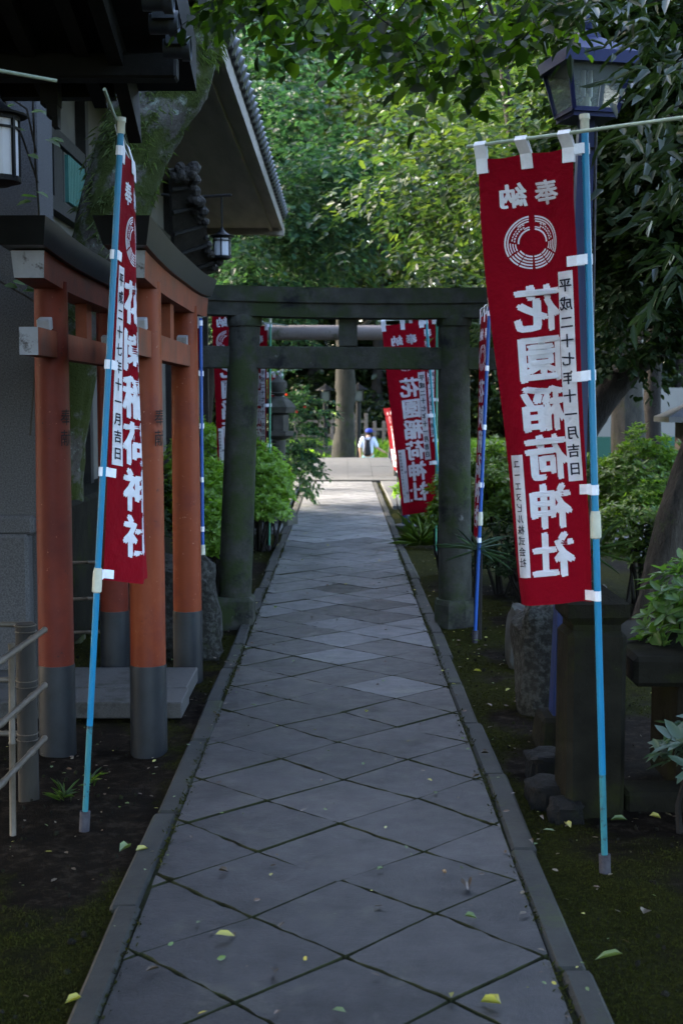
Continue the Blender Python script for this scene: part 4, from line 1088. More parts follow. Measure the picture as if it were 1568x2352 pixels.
def misc_far():
    m_ = MB(); m_.box((11, 36, .9), (12.5, .5, 2.3)); w_ = m_.build('park_wall', M['white_wall'], None, False, (11, 36, -.2)); tag(w_, 'pale wall glimpsed between the trunks at right', 'wall')
    m_ = MB(); m_.box((10.6, 34.5, .2), (12.5, .1, 1.1)); tag(m_.build('green_barrier', mat_plain('green_barrier_paint', (.02, .07, .05), .6), None, False, (10.6, 34.5, -.2)), 'low dark green barrier before the pale wall at right', 'barrier')
    c = P(1580, 950, 12.5)
    t = thing('roofed_notice_box', 'small bluish tiled roof on a wooden box cut by the right edge', 'notice box', (c.x, 12.5, 0))
    r = MB(); r.add([c + Vector(v) for v in ((-.26, -.3, -.03), (.6, -.3, -.03), (.6, .3, -.03), (-.26, .3, -.03), (.1, -.05, .15), (.3, -.05, .15), (.3, .05, .15), (.1, .05, .15), (-.26, -.3, -.08), (.6, -.3, -.08), (.6, .3, -.08), (-.26, .3, -.08))],
        [(0, 1, 5, 4), (1, 2, 6, 5), (2, 3, 7, 6), (3, 0, 4, 7), (4, 5, 6, 7), (8, 9, 1, 0), (9, 10, 2, 1), (10, 11, 3, 2), (11, 8, 0, 3), (11, 10, 9, 8)]); r.build('roof', M['tile'], t)
    b = MB(); b.box(c + Vector((.17, 0, -.22)), (.5, .36, .28)); b.build('box', M['wood_fence'], t)
    p = MB(); p.box((c.x + .17, 12.5, (c.z - .36) / 2), (.12, .12, c.z - .36)); p.build('post', M['wood_fence'], t)
    # round blue post behind the tilted banner, and its pale plinth
    q = G(931, 1212); t = thing('bollard_post', 'round navy post on pale round plinth under the tilted banner', 'post', q)
    m_ = MB(); m_.tube([(q.x, q.y, 0), (q.x, q.y, 1.9)], .055, 18); m_.build('post', M['navy_blue'], t, True)
    m_ = MB(); m_.lathe((q.x, q.y, -.05), [(.14, 0), (.14, .09), (.12, .1)], 20); m_.build('plinth', M['pale_paving'], t, True)
    # small grey signboard with white emblem on the grass beyond
    q = P(898, 1050, 33.6); t = thing('marker_stone', 'small grey tapered marker with white mark beyond the bridge', 'marker', (q.x, 33.6, .0))
    m_ = MB(); m_.box((q.x, 33.6, q.z + .03), (.18, .12, .48), bev=.02, top=(.7, .8)); m_.build('stone', M['socket'], t)
    m_ = MB(); m_.box((q.x, 33.53, q.z - .02), (.05, .01, .12)); m_.build('white_mark', M['white_paint'], t)
    q = P(903, 1075, 28.5); m_ = MB(); m_.box((q.x + .15, 28.6, .2), (.3, .35, .44), bev=.02); tag(m_.build('stone_block', M['stone_grey'], None, False, (q.x + .15, 28.6, 0)), 'grey stone end block at the right of the pale bridge', 'stone block')
    m_ = MB(); q = P(670, 1100, 27.6); m_.box((q.x - .15, 27.75, .08), (.5, .3, .22), bev=.02); tag(m_.build('stone_block', M['stone_grey'], None, False, (q.x - .15, 27.75, 0)), 'low grey stone end block at the left of the pale bridge', 'stone block')
    m_ = MB(); m_.box((-2.5, 44.5, -.2), (5.5, .3, .75), bev=.05); tag(m_.build('retaining_wall', M['stone_grey'], None, False, (-2.5, 44.5, -.5)), 'low mossy retaining stones below the distant wooden fence', 'wall')
misc_far()

# ================================================================== PERSON
def person():
    Y = 40.0; hd = P(845, 986, Y); H = 1.68; zb = hd.z - H; x = hd.x
    t = thing('person', 'person in pale blue shirt, blue cap and dark backpack walking right past the bridge', 'person', (x, Y, zb))
    skin = mat_plain('skin', (.45, .27, .2), .6); shirt = mat_plain('pale_shirt', (.55, .6, .78), .85); jean = mat_plain('light_jeans', (.3, .5, .56), .85); cap = mat_plain('blue_cap', (.02, .04, .25), .8); pack = mat_plain('black_backpack', (.015, .015, .02), .8)
    hair = mat_plain('dark_hair', (.015, .012, .01), .7)
    def skinned(name, V, E, Rd, mat, par, sub=2, root=0):
        me = bpy.data.meshes.new(name); me.from_pydata(V, E, []); o = link_mesh(name, me, mat, par)
        sk = o.modifiers.new('skin', 'SKIN'); sk.use_smooth_shade = True
        for k, r in enumerate(Rd):
            rr_ = r if isinstance(r, tuple) else (r, r); me.skin_vertices[0].data[k].radius = rr_; me.skin_vertices[0].data[k].use_root = (k == root)
        s_ = o.modifiers.new('smooth', 'SUBSURF'); s_.levels = sub; s_.render_levels = sub
        return o
    # body: pelvis root, torso, neck, head, both arms with hands, both legs
    V = [(0, 0, .92), (0, 0, 1.1), (0, .0, 1.32), (.01, 0, 1.44), (.02, .01, 1.5), (.03, .02, 1.6), (.03, .02, 1.66),
         (-.17, 0, 1.38), (-.24, -.03, 1.1), (-.22, .03, .86), (-.22, .05, .78),
         (.17, 0, 1.38), (.27, -.02, 1.12), (.46, .06, 1.0), (.53, .08, .97),
         (-.09, 0, .86), (-.13, .05, .48), (-.2, -.08, .08), (-.15, -.1, .03), (.09, 0, .86), (.16, .02, .48), (.22, .0, .08), (.3, .02, .03)]
    E = [(0, 1), (1, 2), (2, 3), (3, 4), (4, 5), (5, 6), (2, 7), (7, 8), (8, 9), (9, 10), (2, 11), (11, 12), (12, 13), (13, 14), (0, 15), (15, 16), (16, 17), (17, 18), (0, 19), (19, 20), (20, 21), (21, 22)]
    Rd = [(.145, .1), (.13, .09), (.14, .1), (.06, .055), (.05, .05), (.082, .095), (.06, .075), .06, .045, .034, .03, .06, .045, .034, .03, .085, .06, .042, .036, .085, .06, .042, .036]
    body = skinned('body', V, E, Rd, skin, t)
    # fingers, each its own short chain on the body's hands, kept under the body
    fm = MB()
    for k in range(4):
        fm.tube([(x + .53 + .0, Y + .06 + k * .016, zb + .965), (x + .58, Y + .06 + k * .017, zb + .95 - k * .002), (x + .6, Y + .06 + k * .017, zb + .92)], [.009, .0085, .007], 6)
        fm.tube([(x - .22, Y + .03 + k * .016, zb + .76), (x - .225, Y + .03 + k * .016, zb + .72), (x - .21, Y + .03 + k * .016, zb + .69)], [.009, .0085, .007], 6)
    fm.tube([(x + .53, Y + .05, zb + .97), (x + .55, Y + .03, zb + .99)], [.01, .008], 6); fm.tube([(x - .22, Y + .02, zb + .78), (x - .2, Y, zb + .74)], [.01, .008], 6)
    fm.build('fingers', skin, body)
    skinned('shirt', [(0, 0, .88), (0, 0, 1.1), (0, 0, 1.32), (.01, 0, 1.43), (-.17, 0, 1.38), (-.25, -.03, 1.1), (.17, 0, 1.38), (.28, -.02, 1.11)],
            [(0, 1), (1, 2), (2, 3), (2, 4), (4, 5), (2, 6), (6, 7)], [(.19, .14), (.18, .135), (.18, .14), (.075, .07), .085, .075, .085, .075], shirt, t)
    skinned('trousers', [(0, 0, .93), (-.09, 0, .84), (-.13, .05, .48), (-.19, -.07, .12), (.09, 0, .84), (.16, .02, .48), (.21, 0, .12)],
            [(0, 1), (1, 2), (2, 3), (0, 4), (4, 5), (5, 6)], [(.16, .12), .1, .078, .06, .1, .078, .06], jean, t)
    c = Vector((x + .03, Y + .02, zb + 1.6))
    cm = MB(); cm.lathe(c + Vector((0, 0, .0)), [(.108, -.01), (.112, .02), (.105, .06), (.07, .095), (.0, .105)], 18); cm.box(c + Vector((.13, .02, .012)), (.12, .14, .015), bev=.004); cm.build('cap', cap, t, True)
    hm = MB(); hm.lathe(c + Vector((-.01, -.005, -.1)), [(.06, 0), (.092, .03), (.1, .1)], 16); hm.build('hair', hair, body, True)
    bp = MB(); bp.box((x - .03, Y - .19, zb + 1.12), (.25, .13, .5), bev=.055, top=(.6, .8))
    for sx in (-1, 1): bp.tube([(x + sx * .06 - .02, Y - .17, zb + 1.32), (x + sx * .11, Y - .1, zb + 1.46), (x + sx * .13, Y + .05, zb + 1.45)], .022, 6)
    bp.build('backpack', pack, t, True)
person()

# ================================================================== TREES AND PLANTS
def moss_tree():
    Y = 9.35
    raw = [((100, 1330), 185), ((105, 1230), 165), ((118, 1050), 150), ((146, 850), 150), ((190, 690), 152), ((247, 560), 158), ((275, 440), 160), ((306, 350), 158), ((345, 264), 168), ((402, 176), 165), ((452, 88), 110), ((462, 0), 100), ((475, -140), 95), ((500, -420), 80), ((530, -800), 60)]
    pts = [P(p[0], p[1], Y + .0) for p, _ in raw]; pts[0].z = -.1
    rad = [px(d, Y) / 2 for _, d in raw]
    pts, rad = interp(pts, rad, 4)
    t = thing('mossy_tree', 'leaning thick trunk with moss and small ferns behind the orange gateways', 'tree', (pts[0].x, Y, 0))
    mb = MB(); mb.tube(pts, rad, 40, True, .10)
    for k in (46, 50, 53, 55): limb(mb, pts[min(k, len(pts) - 1)], (random.uniform(-1, 1), random.uniform(-1, .6), .5), 4, .1)
    mb.build('trunk', M['bark_moss'], t, True)
    # tufts of small ferns hanging from the bark, on the side towards the path
    Cs, Ds, Ns, Ls = [], [], [], []
    rr = random.Random(4)
    for q in range(230):
        k = rr.choice([rr.randint(12, 46), rr.randint(28, 44)]); a = rr.uniform(-2.9, .5) if rr.random() < .8 else rr.uniform(-3.1, 3.1)
        n = Vector((math.cos(a) * .9, math.sin(a), .25)).normalized(); p = pts[k] + n * rad[k] * 1.0
        dens = 9
        for j in range(dens):
            dr = Vector((rr.uniform(-.6, .6), rr.uniform(-.6, .6), rr.uniform(-.4, .6))) + n * .8
            Cs.append(p + Vector((rr.uniform(-.03, .03), rr.uniform(-.03, .03), rr.uniform(-.05, .05)))); Ds.append(dr); Ns.append(Vector((0, 0, 1)) + n * .5); Ls.append(rr.uniform(.025, .06))
    Ls = np.array(Ls); leaf_mesh('bark_ferns', np.array(Cs, dtype=float), np.array(Ds, dtype=float), np.array(Ns, dtype=float), Ls, Ls * .1, M['moss'], t, droop=1.5, fold=0, narrow=True)
    a = crown_sprays((-4.4, 8.6, 8.8), (2.6, 5.0, 2.2), 380, 42, .17, (.9, 1.7), lumps=16)
    leaf_mesh('crown', *a, L['dark'], t)
moss_tree()

def overhang():
    t = thing('overhanging_tree', 'broad-leaved branches hanging into the top of the view', 'tree', (3.6, 3.4, 0))
    mb = MB()
    tr, rd = interp([Vector((3.6, 3.4, -.1)), Vector((3.5, 3.5, 2)), Vector((3.3, 3.6, 4)), Vector((2.9, 3.7, 6))], [.26, .2, .17, .1], 4)
    mb.tube(tr, rd, 14, True, .12)
    ends = []
    for (bx, by, bz, l) in ((-1, .55, .1, 4.2), (-.8, .9, .05, 4.4), (-1, .2, .15, 4.5), (-.5, 1, .12, 3.6), (-1, -.5, .15, 4.5), (-.3, -1, .2, 4)):
        pts = limb(mb, tr[9], (bx, by, bz), l, .09, seg=8, up=-.02, bend=.12); ends += pts[2:]
    # the low sprays that show along the top edge
    rr = random.Random(8)
    B, D, ln = [], [], []
    def low(x, y, Y): return P(x, y, Y)
    prof = [(545, 10), (585, 30), (620, 66), (700, 60), (760, 92), (820, 130), (880, 158), (940, 182), (1000, 190), (1060, 205), (1110, 200), (1160, 176), (1200, 150), (1250, 120)]
    for x0, ymax in prof:
        for k in range(17):
            Y = rr.uniform(5.2, 7.4); y = ymax - 44 - abs(rr.gauss(0, 1)) * (34 + ymax * .55); x = x0 + rr.uniform(-34, 34)
            B.append(P(x, y, Y)); D.append((rr.uniform(-1, .4), rr.uniform(-.9, .7), rr.uniform(-.55, .0))); ln.append(rr.uniform(.14, .28))
    a = sprays(np.array(B, dtype=float), np.array(D, dtype=float), np.array(ln), 8, .075, flat=.5, ratio=.68, droop=.45)
    tw = MB()
    for b_, d_, l_ in list(zip(B, D, ln))[::3]: d_ = Vector(d_).normalized(); tw.tube([b_ - d_ * .18 + Vector((0, 0, .1)), b_, b_ + d_ * l_ - Vector((0, 0, .3 * l_))], [.004, .003, .0015], 4)
    mb.build('trunk', M['bark_dark'], t, True)
    tw.build('twigs', M['bark_dark'], t)
    # unseen rest of the crown overhead, spread and thickened to shade the near path
    n = 460
    p = np.stack([RNG.uniform(-3.5, 4.5, n), RNG.uniform(-.3, 4.3, n), RNG.uniform(0, 2.2, n)], 1)
    p[:, 2] += np.maximum(3.5, 1.7 + .345 * np.maximum(p[:, 1], 0) + .75)
    b2 = sprays(p, np.concatenate([RNG.normal(0, 1, (n, 2)), RNG.uniform(-.3, .1, (n, 1))], 1), RNG.uniform(.5, 1.1, n), 26, .15, flat=.4, ratio=.6)
    m_ = 260
    p3 = np.stack([RNG.uniform(2.0, 4.6, m_), RNG.uniform(.2, 5.0, m_), RNG.uniform(.5, 4.0, m_)], 1); p3[:, 0] += np.maximum(0, p3[:, 1] * .30 - 1.0)  # unseen low foliage added past the right edge to darken that side
    side_shade = sprays(p3, np.concatenate([RNG.normal(0, 1, (m_, 2)), RNG.uniform(-.3, .1, (m_, 1))], 1), RNG.uniform(.4, .8, m_), 24, .13, flat=.4, ratio=.6)
    leaf_mesh('crown', *cat(a, b2, side_shade), L['over'], t, fold=.16)
overhang()

def plain_tree(name, label, base, pts, radii, crown, leafmat, bark, limbs=7, ln=2.5, frm=.5, group=None, extra=None):
    t = thing(name, label, 'tree', base, group)
    pts, radii = interp([Vector(p) for p in pts], radii, 4)
    trunk_mb(pts, radii, 16, limbs, ln, .12, frm).build('trunk', bark, t, True)
    leaf_mesh('crown', *crown, leafmat, t)
    return t
# left maple behind the hall, with tiers of small leaves
def tier(c, rad, n, k, leaf, ln, **kw): return crown_sprays(c, rad, n, k, leaf, ln, **kw)
plain_tree('maple_tree', 'bluish green maple filling the view right of the hall eave', (-2.9, 26.5, 0),
           [(-2.9, 26.5, -.1), (-2.8, 26.4, 2), (-2.3, 26.2, 4.5), (-1.7, 26, 7.5)], [.3, .24, .18, .06],
           cat(tier((-1.5, 25, 5.6), (2.3, 2.6, 3.3), 330, 40, .15, (.7, 1.4), lumps=16, flat=.4, ratio=.6), tier((-.7, 24.0, 4.6), (1.4, 1.4, 1.9), 150, 44, .12, (.6, 1.1), lumps=6, flat=.4, ratio=.6),
               tier((-1.6, 23.5, 3.4), (1.1, 1.2, 1.0), 90, 40, .11, (.5, .9), lumps=5, flat=.4, ratio=.6), tier((-.2, 31, 10.2), (3.6, 5, 1.6), 230, 40, .17, (.8, 1.6), lumps=10, flat=.4, ratio=.6)), L['maple'], M['bark_dark'], 8, 3)  # last tier added high over the bridge to shade it
plain_tree('cherry_tree', 'brighter green tree with larger leaves left of the big right banner', (3.3, 19, 0),
           [(3.3, 19, -.1), (3.1, 18.8, 2), (2.6, 18.4, 4), (2.1, 18, 6.6)], [.22, .17, .12, .05],
           cat(tier((1.9, 17.2, 4.3), (1.3, 1.7, 1.9), 210, 30, .14, (.6, 1.2), lumps=12, flat=.35, ratio=.42), tier((1.55, 15.6, 2.8), (.75, .9, .7), 90, 26, .13, (.45, .8), lumps=6, flat=.35, ratio=.42)), L['cherry'], M['bark_dark'], 8, 2.4)
yt = 42.0
tc = [P(790, 1075, yt), P(789, 1040, yt), P(791, 990, yt), P(793, 930, yt), P(794, 890, yt), P(790, 800, yt), P(788, 700, yt), P(780, 560, yt), P(770, 380, yt)]
tc[0].z = gz(tc[0].x, yt) - .1
plain_tree('tall_tree', 'tall grey trunk standing in the middle beyond the bridge', (tc[0].x, yt, tc[0].z + .1), tc, [.46, .38, .31, .29, .33, .26, .24, .2, .12],
           cat(tier((0.2, 40.5, 8.2), (4.4, 4, 4.2), 430, 44, .2, (1.0, 2.0), lumps=18, flat=.4, ratio=.6)), L['back'], M['bark_pale'], 9, 4, .65)
plain_tree('park_tree', 'thick ridged trunk rising behind the right hedge beside the pale wall', (4.85, 22, 0), [(4.85, 22, -.1), (4.8, 22, 1.6), (4.72, 22, 3), (4.6, 22, 5.5)], [.33, .27, .23, .16],
           tier((4.6, 22.3, 6.2), (2.6, 2.8, 3.2), 420, 40, .15, (.8, 1.5), lumps=14), L['cherry'], M['bark_pale'], 7, 3)
plain_tree('slender_tree', 'dark straight trunk right of the ridged trunk before the pale wall', (6.2, 26, 0), [(6.18, 26, -.1), (6.15, 26, 1.6), (6.2, 26, 4), (6.2, 26, 6)], [.22, .17, .15, .1],
           tier((6.6, 26.5, 7), (3, 2.6, 4), 420, 42, .17, (.9, 1.6), lumps=14), L['maple'], M['bark_dark'], 6, 3)
plain_tree('slanting_tree', 'black trunk slanting up to the right behind the right cyan pole', (1.98, 12.6, 0),
           [(1.95, 12.6, -.1), P(1322, 1040, 12.6), P(1352, 968, 12.6), P(1410, 890, 12.6), P(1470, 832, 12.6), P(1560, 765, 12.6), P(1700, 640, 12.6)], [.17, .15, .14, .125, .11, .1, .05],
           cat(tier((3.1, 12.2, 3.9), (1.25, 1.3, 1.75), 330, 34, .1, (.4, .8), lumps=12, ratio=.55), tier((2.9, 11.8, 2.45), (.75, .8, .5), 190, 30, .09, (.3, .5), lumps=7, ratio=.55)), L['dark'], M['bark_dark'], 3, .9, .8)
tb = G(1516, 1440)
plain_tree('evergreen_tree', 'dark evergreen massed along the right edge above a leaning grey trunk', (tb.x, tb.y, 0),
           [(tb.x - .03, tb.y, -.1), P(1530, 1340, tb.y), P(1556, 1200, tb.y), P(1590, 1080, tb.y), P(1640, 900, tb.y), P(1680, 700, tb.y), P(1660, 400, tb.y)], [.22, .185, .165, .145, .12, .1, .06],
           cat(tier((2.35, 9.0, 3.5), (.85, 1.3, 1.35), 460, 34, .085, (.3, .6), lumps=14, ratio=.55), tier((2.05, 9.4, 2.7), (.5, .8, .8), 190, 30, .08, (.25, .5), lumps=7, ratio=.55),
               tier((2.5, 9.6, 5.2), (1.6, 1.8, 1.0), 260, 36, .1, (.4, .8), lumps=9, ratio=.55)), L['dark'], M['bark'], 4, .9, .8)
def oak():
    t = thing('oak_branches', 'long glossy drooping leaves over the blue lamp at top right', 'tree', (3.2, 5.4, 0))
    mb = MB(); tr, rd = interp([Vector((3.2, 5.4, -.1)), Vector((3.1, 5.4, 1.8)), Vector((2.7, 5.4, 3.4)), Vector((2.2, 5.5, 4.6))], [.14, .11, .08, .04], 4); mb.tube(tr, rd, 12, True, .1)
    rr = random.Random(21); B, D, ln = [], [], []
    def spot(x, y, Y, n, sx, sy):
        for _ in range(n):
            B.append(P(x + rr.gauss(0, sx), y + rr.gauss(0, sy), Y + rr.uniform(-.3, .3))); D.append((rr.uniform(-1, .1), rr.uniform(-.6, .4), rr.uniform(-.4, .2))); ln.append(rr.uniform(.14, .26))
    spot(1400, 8, 5.5, 9, 50, 12); spot(1535, 80, 5.4, 20, 30, 70); spot(1550, 240, 5.2, 16, 30, 70); spot(1560, 400, 5.1, 14, 22, 50); spot(1320, 5, 5.6, 8, 30, 14); spot(1580, 560, 5.1, 5, 12, 60)
    for x, y in ((1545, 60), (1570, 330), (1420, 20)): limb(mb, tr[9], P(x, y, 5.4) - tr[9], 1.1, .02, n=5, bend=.1, up=0)
    for b_ in B[::3]: mb.tube([b_ + Vector((.25, .05, .1)), b_ + Vector((.1, 0, .03)), b_], [.005, .004, .003], 4)
    mb.build('trunk', M['bark_dark'], t, True)
    leaf_mesh('leaves', *sprays(np.array(B, dtype=float), np.array(D, dtype=float), np.array(ln), 8, .1, flat=.5, ratio=.26, droop=.5), L['long'], t, droop=.35, narrow=True)
oak()
def back_wood():
    parts = []
    for k in range(26):
        x = -17 + k * 1.36 + random.uniform(-.5, .5); y = random.uniform(51, 60); h = random.uniform(6, 15)
        parts.append(crown_sprays((x, y, h * .62), (2.6, 2.2, h * .5), 210, 34, .27, (1.0, 2.0), lumps=9, zlo=-1, flat=.4, ratio=.6))
    for k in range(18):
        x = -13 + k * 1.5; parts.append(crown_sprays((x, 49.5 + random.uniform(0, 2), 1.6), (1.5, 1.0, 1.5), 60, 30, .2, (.6, 1.2), lumps=5, zlo=-1, flat=.5, ratio=.6))
    for k in range(9):
        x = -9 + k * 2.4 ; parts.append(crown_sprays((x * 1.1, 46 + random.uniform(0, 8), 14.5), (2.8, 2.8, 3.2), 190, 34, .26, (1, 2), lumps=8, flat=.4, ratio=.6))
    for k in range(16):
        x = -13 + k * 1.7; parts.append(crown_sprays((x, 53 + random.uniform(0, 2), 3.4), (1.7, 1.2, 3.0), 130, 34, .22, (.8, 1.5), lumps=7, zlo=-1, flat=.5, ratio=.6))
    for k in range(7):
        parts.append(crown_sprays((-7.5 + k * 1.5, 47.5 + random.uniform(0, 2), 11.5 + random.uniform(-1, 1)), (1.8, 1.6, 2.6), 150, 36, .22, (.8, 1.5), lumps=8, zlo=-1, flat=.4, ratio=.6))
    for k in range(9):                                       # unseen tree belt added at left to keep the sun off the foreground
        y = -5 + k * 3; parts.append(crown_sprays((-10.5 + random.uniform(-1, 1), y, 6.2), (2.6, 2.6, 6.0), 170, 34, .28, (1, 2), lumps=9, zlo=-1, flat=.5, ratio=.6))
    mb = MB()
    o = leaf_mesh('background_woodland', *cat(*parts), L['back'], None); tag(o, kind='stuff')
    for k in range(16):
        x = -15 + k * 2 + random.uniform(-.7, .7); y = random.uniform(50, 58); mb.tube([(x, y, 0), (x + .1, y, 4), (x + .3, y, 10)], [.25, .2, .08], 8)
    tag(mb.build('background_trunks', M['bark_dark'], None, True), kind='stuff')
back_wood()
plain_tree('broadleaf_tree', 'tree closing the view behind the hall at upper left', (-5.5, 36, 0), [(-5.5, 36, -.3), (-5.4, 36, 3), (-5, 36, 7), (-4.8, 36, 10)], [.35, .3, .2, .08],
           tier((-4.4, 35.5, 8), (4, 3.2, 5), 400, 42, .2, (1, 1.9), lumps=16, flat=.4, ratio=.6), L['maple'], M['bark_dark'], 7, 3)
plain_tree('zelkova_tree', 'tree behind the cherry at upper right of the path', (5.2, 34, 0), [(5.2, 34, -.3), (5.2, 34, 3), (4.8, 34, 6), (4.5, 34, 10)], [.3, .26, .2, .08],
           tier((4.4, 33, 7.6), (3.4, 3, 4.6), 380, 42, .18, (1, 1.8), lumps=16, flat=.4, ratio=.55), L['cherry'], M['bark_dark'], 7, 3)
plain_tree('camellia_tree', 'dark camellia with red flowers between the stone lantern and the bridge', (-1.25, 21.5, 0), [(-1.25, 21.5, -.1), (-1.2, 21.4, .6), (-1.1, 21.4, 1.3), (-1.0, 21.4, 2.0)], [.06, .05, .04, .02],
           cat(tier((-.98, 21.3, 1.15), (.62, .7, 1.1), 190, 26, .085, (.2, .4), lumps=9, zlo=-1, ratio=.55)), L['maple'], M['bark_dark'], 5, .7)

def dome_shoots(c, rad, n, zmin=-.15):
    from mathutils import noise as nz
    d = rnd_dirs(n * 2, zmin, 1)[:n]
    s_ = np.array([1 + .28 * nz.noise(Vector(q) * 2.3 + Vector(c)) + .1 * nz.noise(Vector(q) * 6) for q in d])[:, None] * RNG.uniform(.72, 1.02, (n, 1))
    return np.array(c) + d * np.array(rad) * s_, d * .7 + np.array([0, 0, .7])
def shrub(name, label, base, domes, leafm, n, leaf, k=8, cat_='shrub', stems=9, group=None):
    t = thing(name, label, cat_, base, group)
    arr = []
    for c, rad in domes:
        p, u = dome_shoots(c, rad, n); arr.append(rosettes(p, u, k, leaf))
    leaf_mesh('foliage', *cat(*arr), leafm, t, fold=.1)
    mb = MB()
    for c, rad in domes:
        for s_ in range(stems):
            a = random.uniform(0, 6.28); q = random.uniform(.3, .8)
            tip = Vector((c[0] + math.cos(a) * rad[0] * q, c[1] + math.sin(a) * rad[1] * q, c[2] + rad[2] * random.uniform(.0, .6)))
            b = Vector((c[0] + random.uniform(-.12, .12), c[1] + random.uniform(-.1, .1), -.06)); m_ = b.lerp(tip, .5) + Vector((random.uniform(-.06, .06), 0, -.03))
            mb.tube([b, m_, tip], [.016, .012, .005], 5)
    mb.build('stems', M['bark_dark'], t, True)
    return t
shrub('azalea_bush', 'bright green azalea bush right of the left stone gateway post', (-.98, 15.2, 0), [((-1.02, 15.2, .74), (.42, .5, .52)), ((-.84, 15.3, .6), (.3, .35, .46)), ((-.95, 15.0, .42), (.36, .4, .36))], L['azalea'], 760, .062, group='azaleas along the path')
shrub('azalea_bush', 'azalea between the royal blue pole and the left stone gateway post', (-1.35, 11.8, 0), [((-1.3, 11.9, .72), (.34, .4, .46)), ((-1.15, 11.4, .42), (.3, .3, .36)), ((-1.4, 13.5, 1.0), (.45, .5, .46)), ((-1.3, 12.6, .6), (.4, .5, .5))], L['azalea'], 620, .055, group='azaleas along the path')
shrub('azalea_hedge', 'rounded azalea hedge right of the stone gateway behind the big banner', (1.9, 11.6, 0), [((1.5, 11.6, .75), (.52, .5, .62)), ((2.1, 11.7, .68), (.5, .5, .6)), ((1.25, 12.4, .6), (.4, .5, .6))], L['azalea_dark'], 900, .06, group='azaleas along the path')
shrub('azalea_hedge', 'looser azalea hedge right of the right cyan pole below the trunks', (2.9, 11.0, 0), [((2.55, 11.1, .85), (.42, .4, .6)), ((3.1, 11.0, .7), (.5, .5, .6)), ((2.5, 10.6, .5), (.5, .4, .5))], L['azalea_dark'], 760, .058, group='azaleas along the path')
shrub('azalea_hedge', 'low dark azalea at the foot of the leaning grey trunk', (1.85, 9.4, 0), [((1.5, 10.3, .4), (.45, .4, .45)), ((2.75, 10.2, .4), (.4, .4, .5))], L['dark'], 380, .06, group='azaleas along the path')
shrub('rhododendron', 'fresh green whorled shrub reaching over the stone slab at the right edge', (1.62, 5.75, .6), [((1.62, 5.75, .74), (.30, .32, .26)), ((1.66, 5.8, .62), (.26, .3, .2))], L['rhodo'], 80, .08, 8, stems=3)
shrub('grey_leaf_plant', 'grey green broad-leaved plant low at the right edge', (1.5, 5.1, 0), [((1.47, 5.12, .26), (.2, .2, .22))], L['grey'], 40, .1, 6, stems=4)
shrub('dark_shrub', 'shadowy shrub behind the left orange posts', (-1.9, 11.2, 0), [((-1.75, 11.2, .6), (.3, .8, .55))], L['dark'], 300, .07)
shrub('low_shrub', 'leafy shrub on the grass left of the central tree trunk', (-1.5, 40.5, -.8), [((-1.75, 38.5, -.2), (.8, .6, .75)), ((-1.1, 39.5, -.35), (.35, .3, .55))], L['azalea'], 200, .13)
shrub('potted_plant', 'small plant by the pale paving right of the path', (.92, 19.5, 0), [((.9, 19.5, .28), (.12, .12, .2))], L['azalea'], 14, .12, 5, 'plant', 4)
shrub('small_pine', 'tiny trained pine with bare stem between banner and right stone post', (1.08, 13.0, 0), [((1.02, 13.0, .58), (.2, .2, .1)), ((1.2, 13, .48), (.12, .12, .08))], L['azalea_dark'], 120, .05, 9, 'tree', 5)
def red_bits():
    rr = random.Random(3); C = np.array([P(rr.uniform(632, 715), rr.uniform(900, 965), 20.9 + rr.uniform(-.1, .1)) for _ in range(9)], dtype=float); n = len(C)
    leaf_mesh('flowers', C, rnd_dirs(n), rnd_dirs(n), np.full(n, .07), np.full(n, .05), L['red'], bpy.data.objects['camellia_tree'])
red_bits()
def blades(name, label, base, c, n, ln, w_, mat, spread=1.0, up=(.1, .9), droop=.5, category='plant', group=None):
    t = thing(name, label, category, base, group); c = np.array(c)
    a = RNG.uniform(0, 2 * np.pi, n); e = RNG.uniform(up[0], up[1], n)
    D = np.stack([np.cos(a) * np.cos(e) * spread, np.sin(a) * np.cos(e) * spread, np.sin(e)], 1)
    Ls = ln * RNG.uniform(.6, 1.1, n)
    leaf_mesh('leaves', c + RNG.normal(0, .012, (n, 3)), D, np.array([0, 0, 1.0]) + RNG.normal(0, .2, (n, 3)), Ls, np.full(n, w_), mat, t, droop=droop, fold=.05, narrow=True)
    return t
q = P(1098, 1262, 9.45); t_ = blades('fan_palm', 'thin drooping palm leaves crossing the foot of the right stone post', (q.x, q.y, 0), q, 30, .33, .010, L['grey'], up=(-.2, .9), droop=.25)
m_ = MB(); m_.tube([(q.x, q.y, -.05), q], .03, 8); m_.build('stem', M['bark_dark'], t_)
q = P(1355, 1270, 8.3); t_ = blades('fan_palm', 'dark palm fronds right of the big banner at hedge height', (q.x, q.y, 0), q, 40, .36, .014, L['long'], up=(-.3, 1.0), droop=.25)
m_ = MB(); m_.tube([(q.x, q.y, -.05), q], .03, 8); m_.build('stem', M['bark_dark'], t_)
for k, (x, y, n, ln, lab) in enumerate(((150, 1830, 16, .1, 'dark grassy tuft beside the bamboo railing post'), (205, 1800, 10, .09, 'grassy tuft between railing post and left cyan pole'), (965, 1250, 60, .4, 'feathery green grass right of the path by the green pole'), (985, 1222, 50, .4, 'feathery grass behind the green pole foot'), (1290, 1360, 36, .3, 'strap leaved tuft in the soil under the big banner'))):
    g = G(x, y); blades('grass_tuft', lab, g, (g.x, g.y, 0), n, ln, .009, L['grass'], up=(.5, 1.4), droop=.6, group='grass tufts')
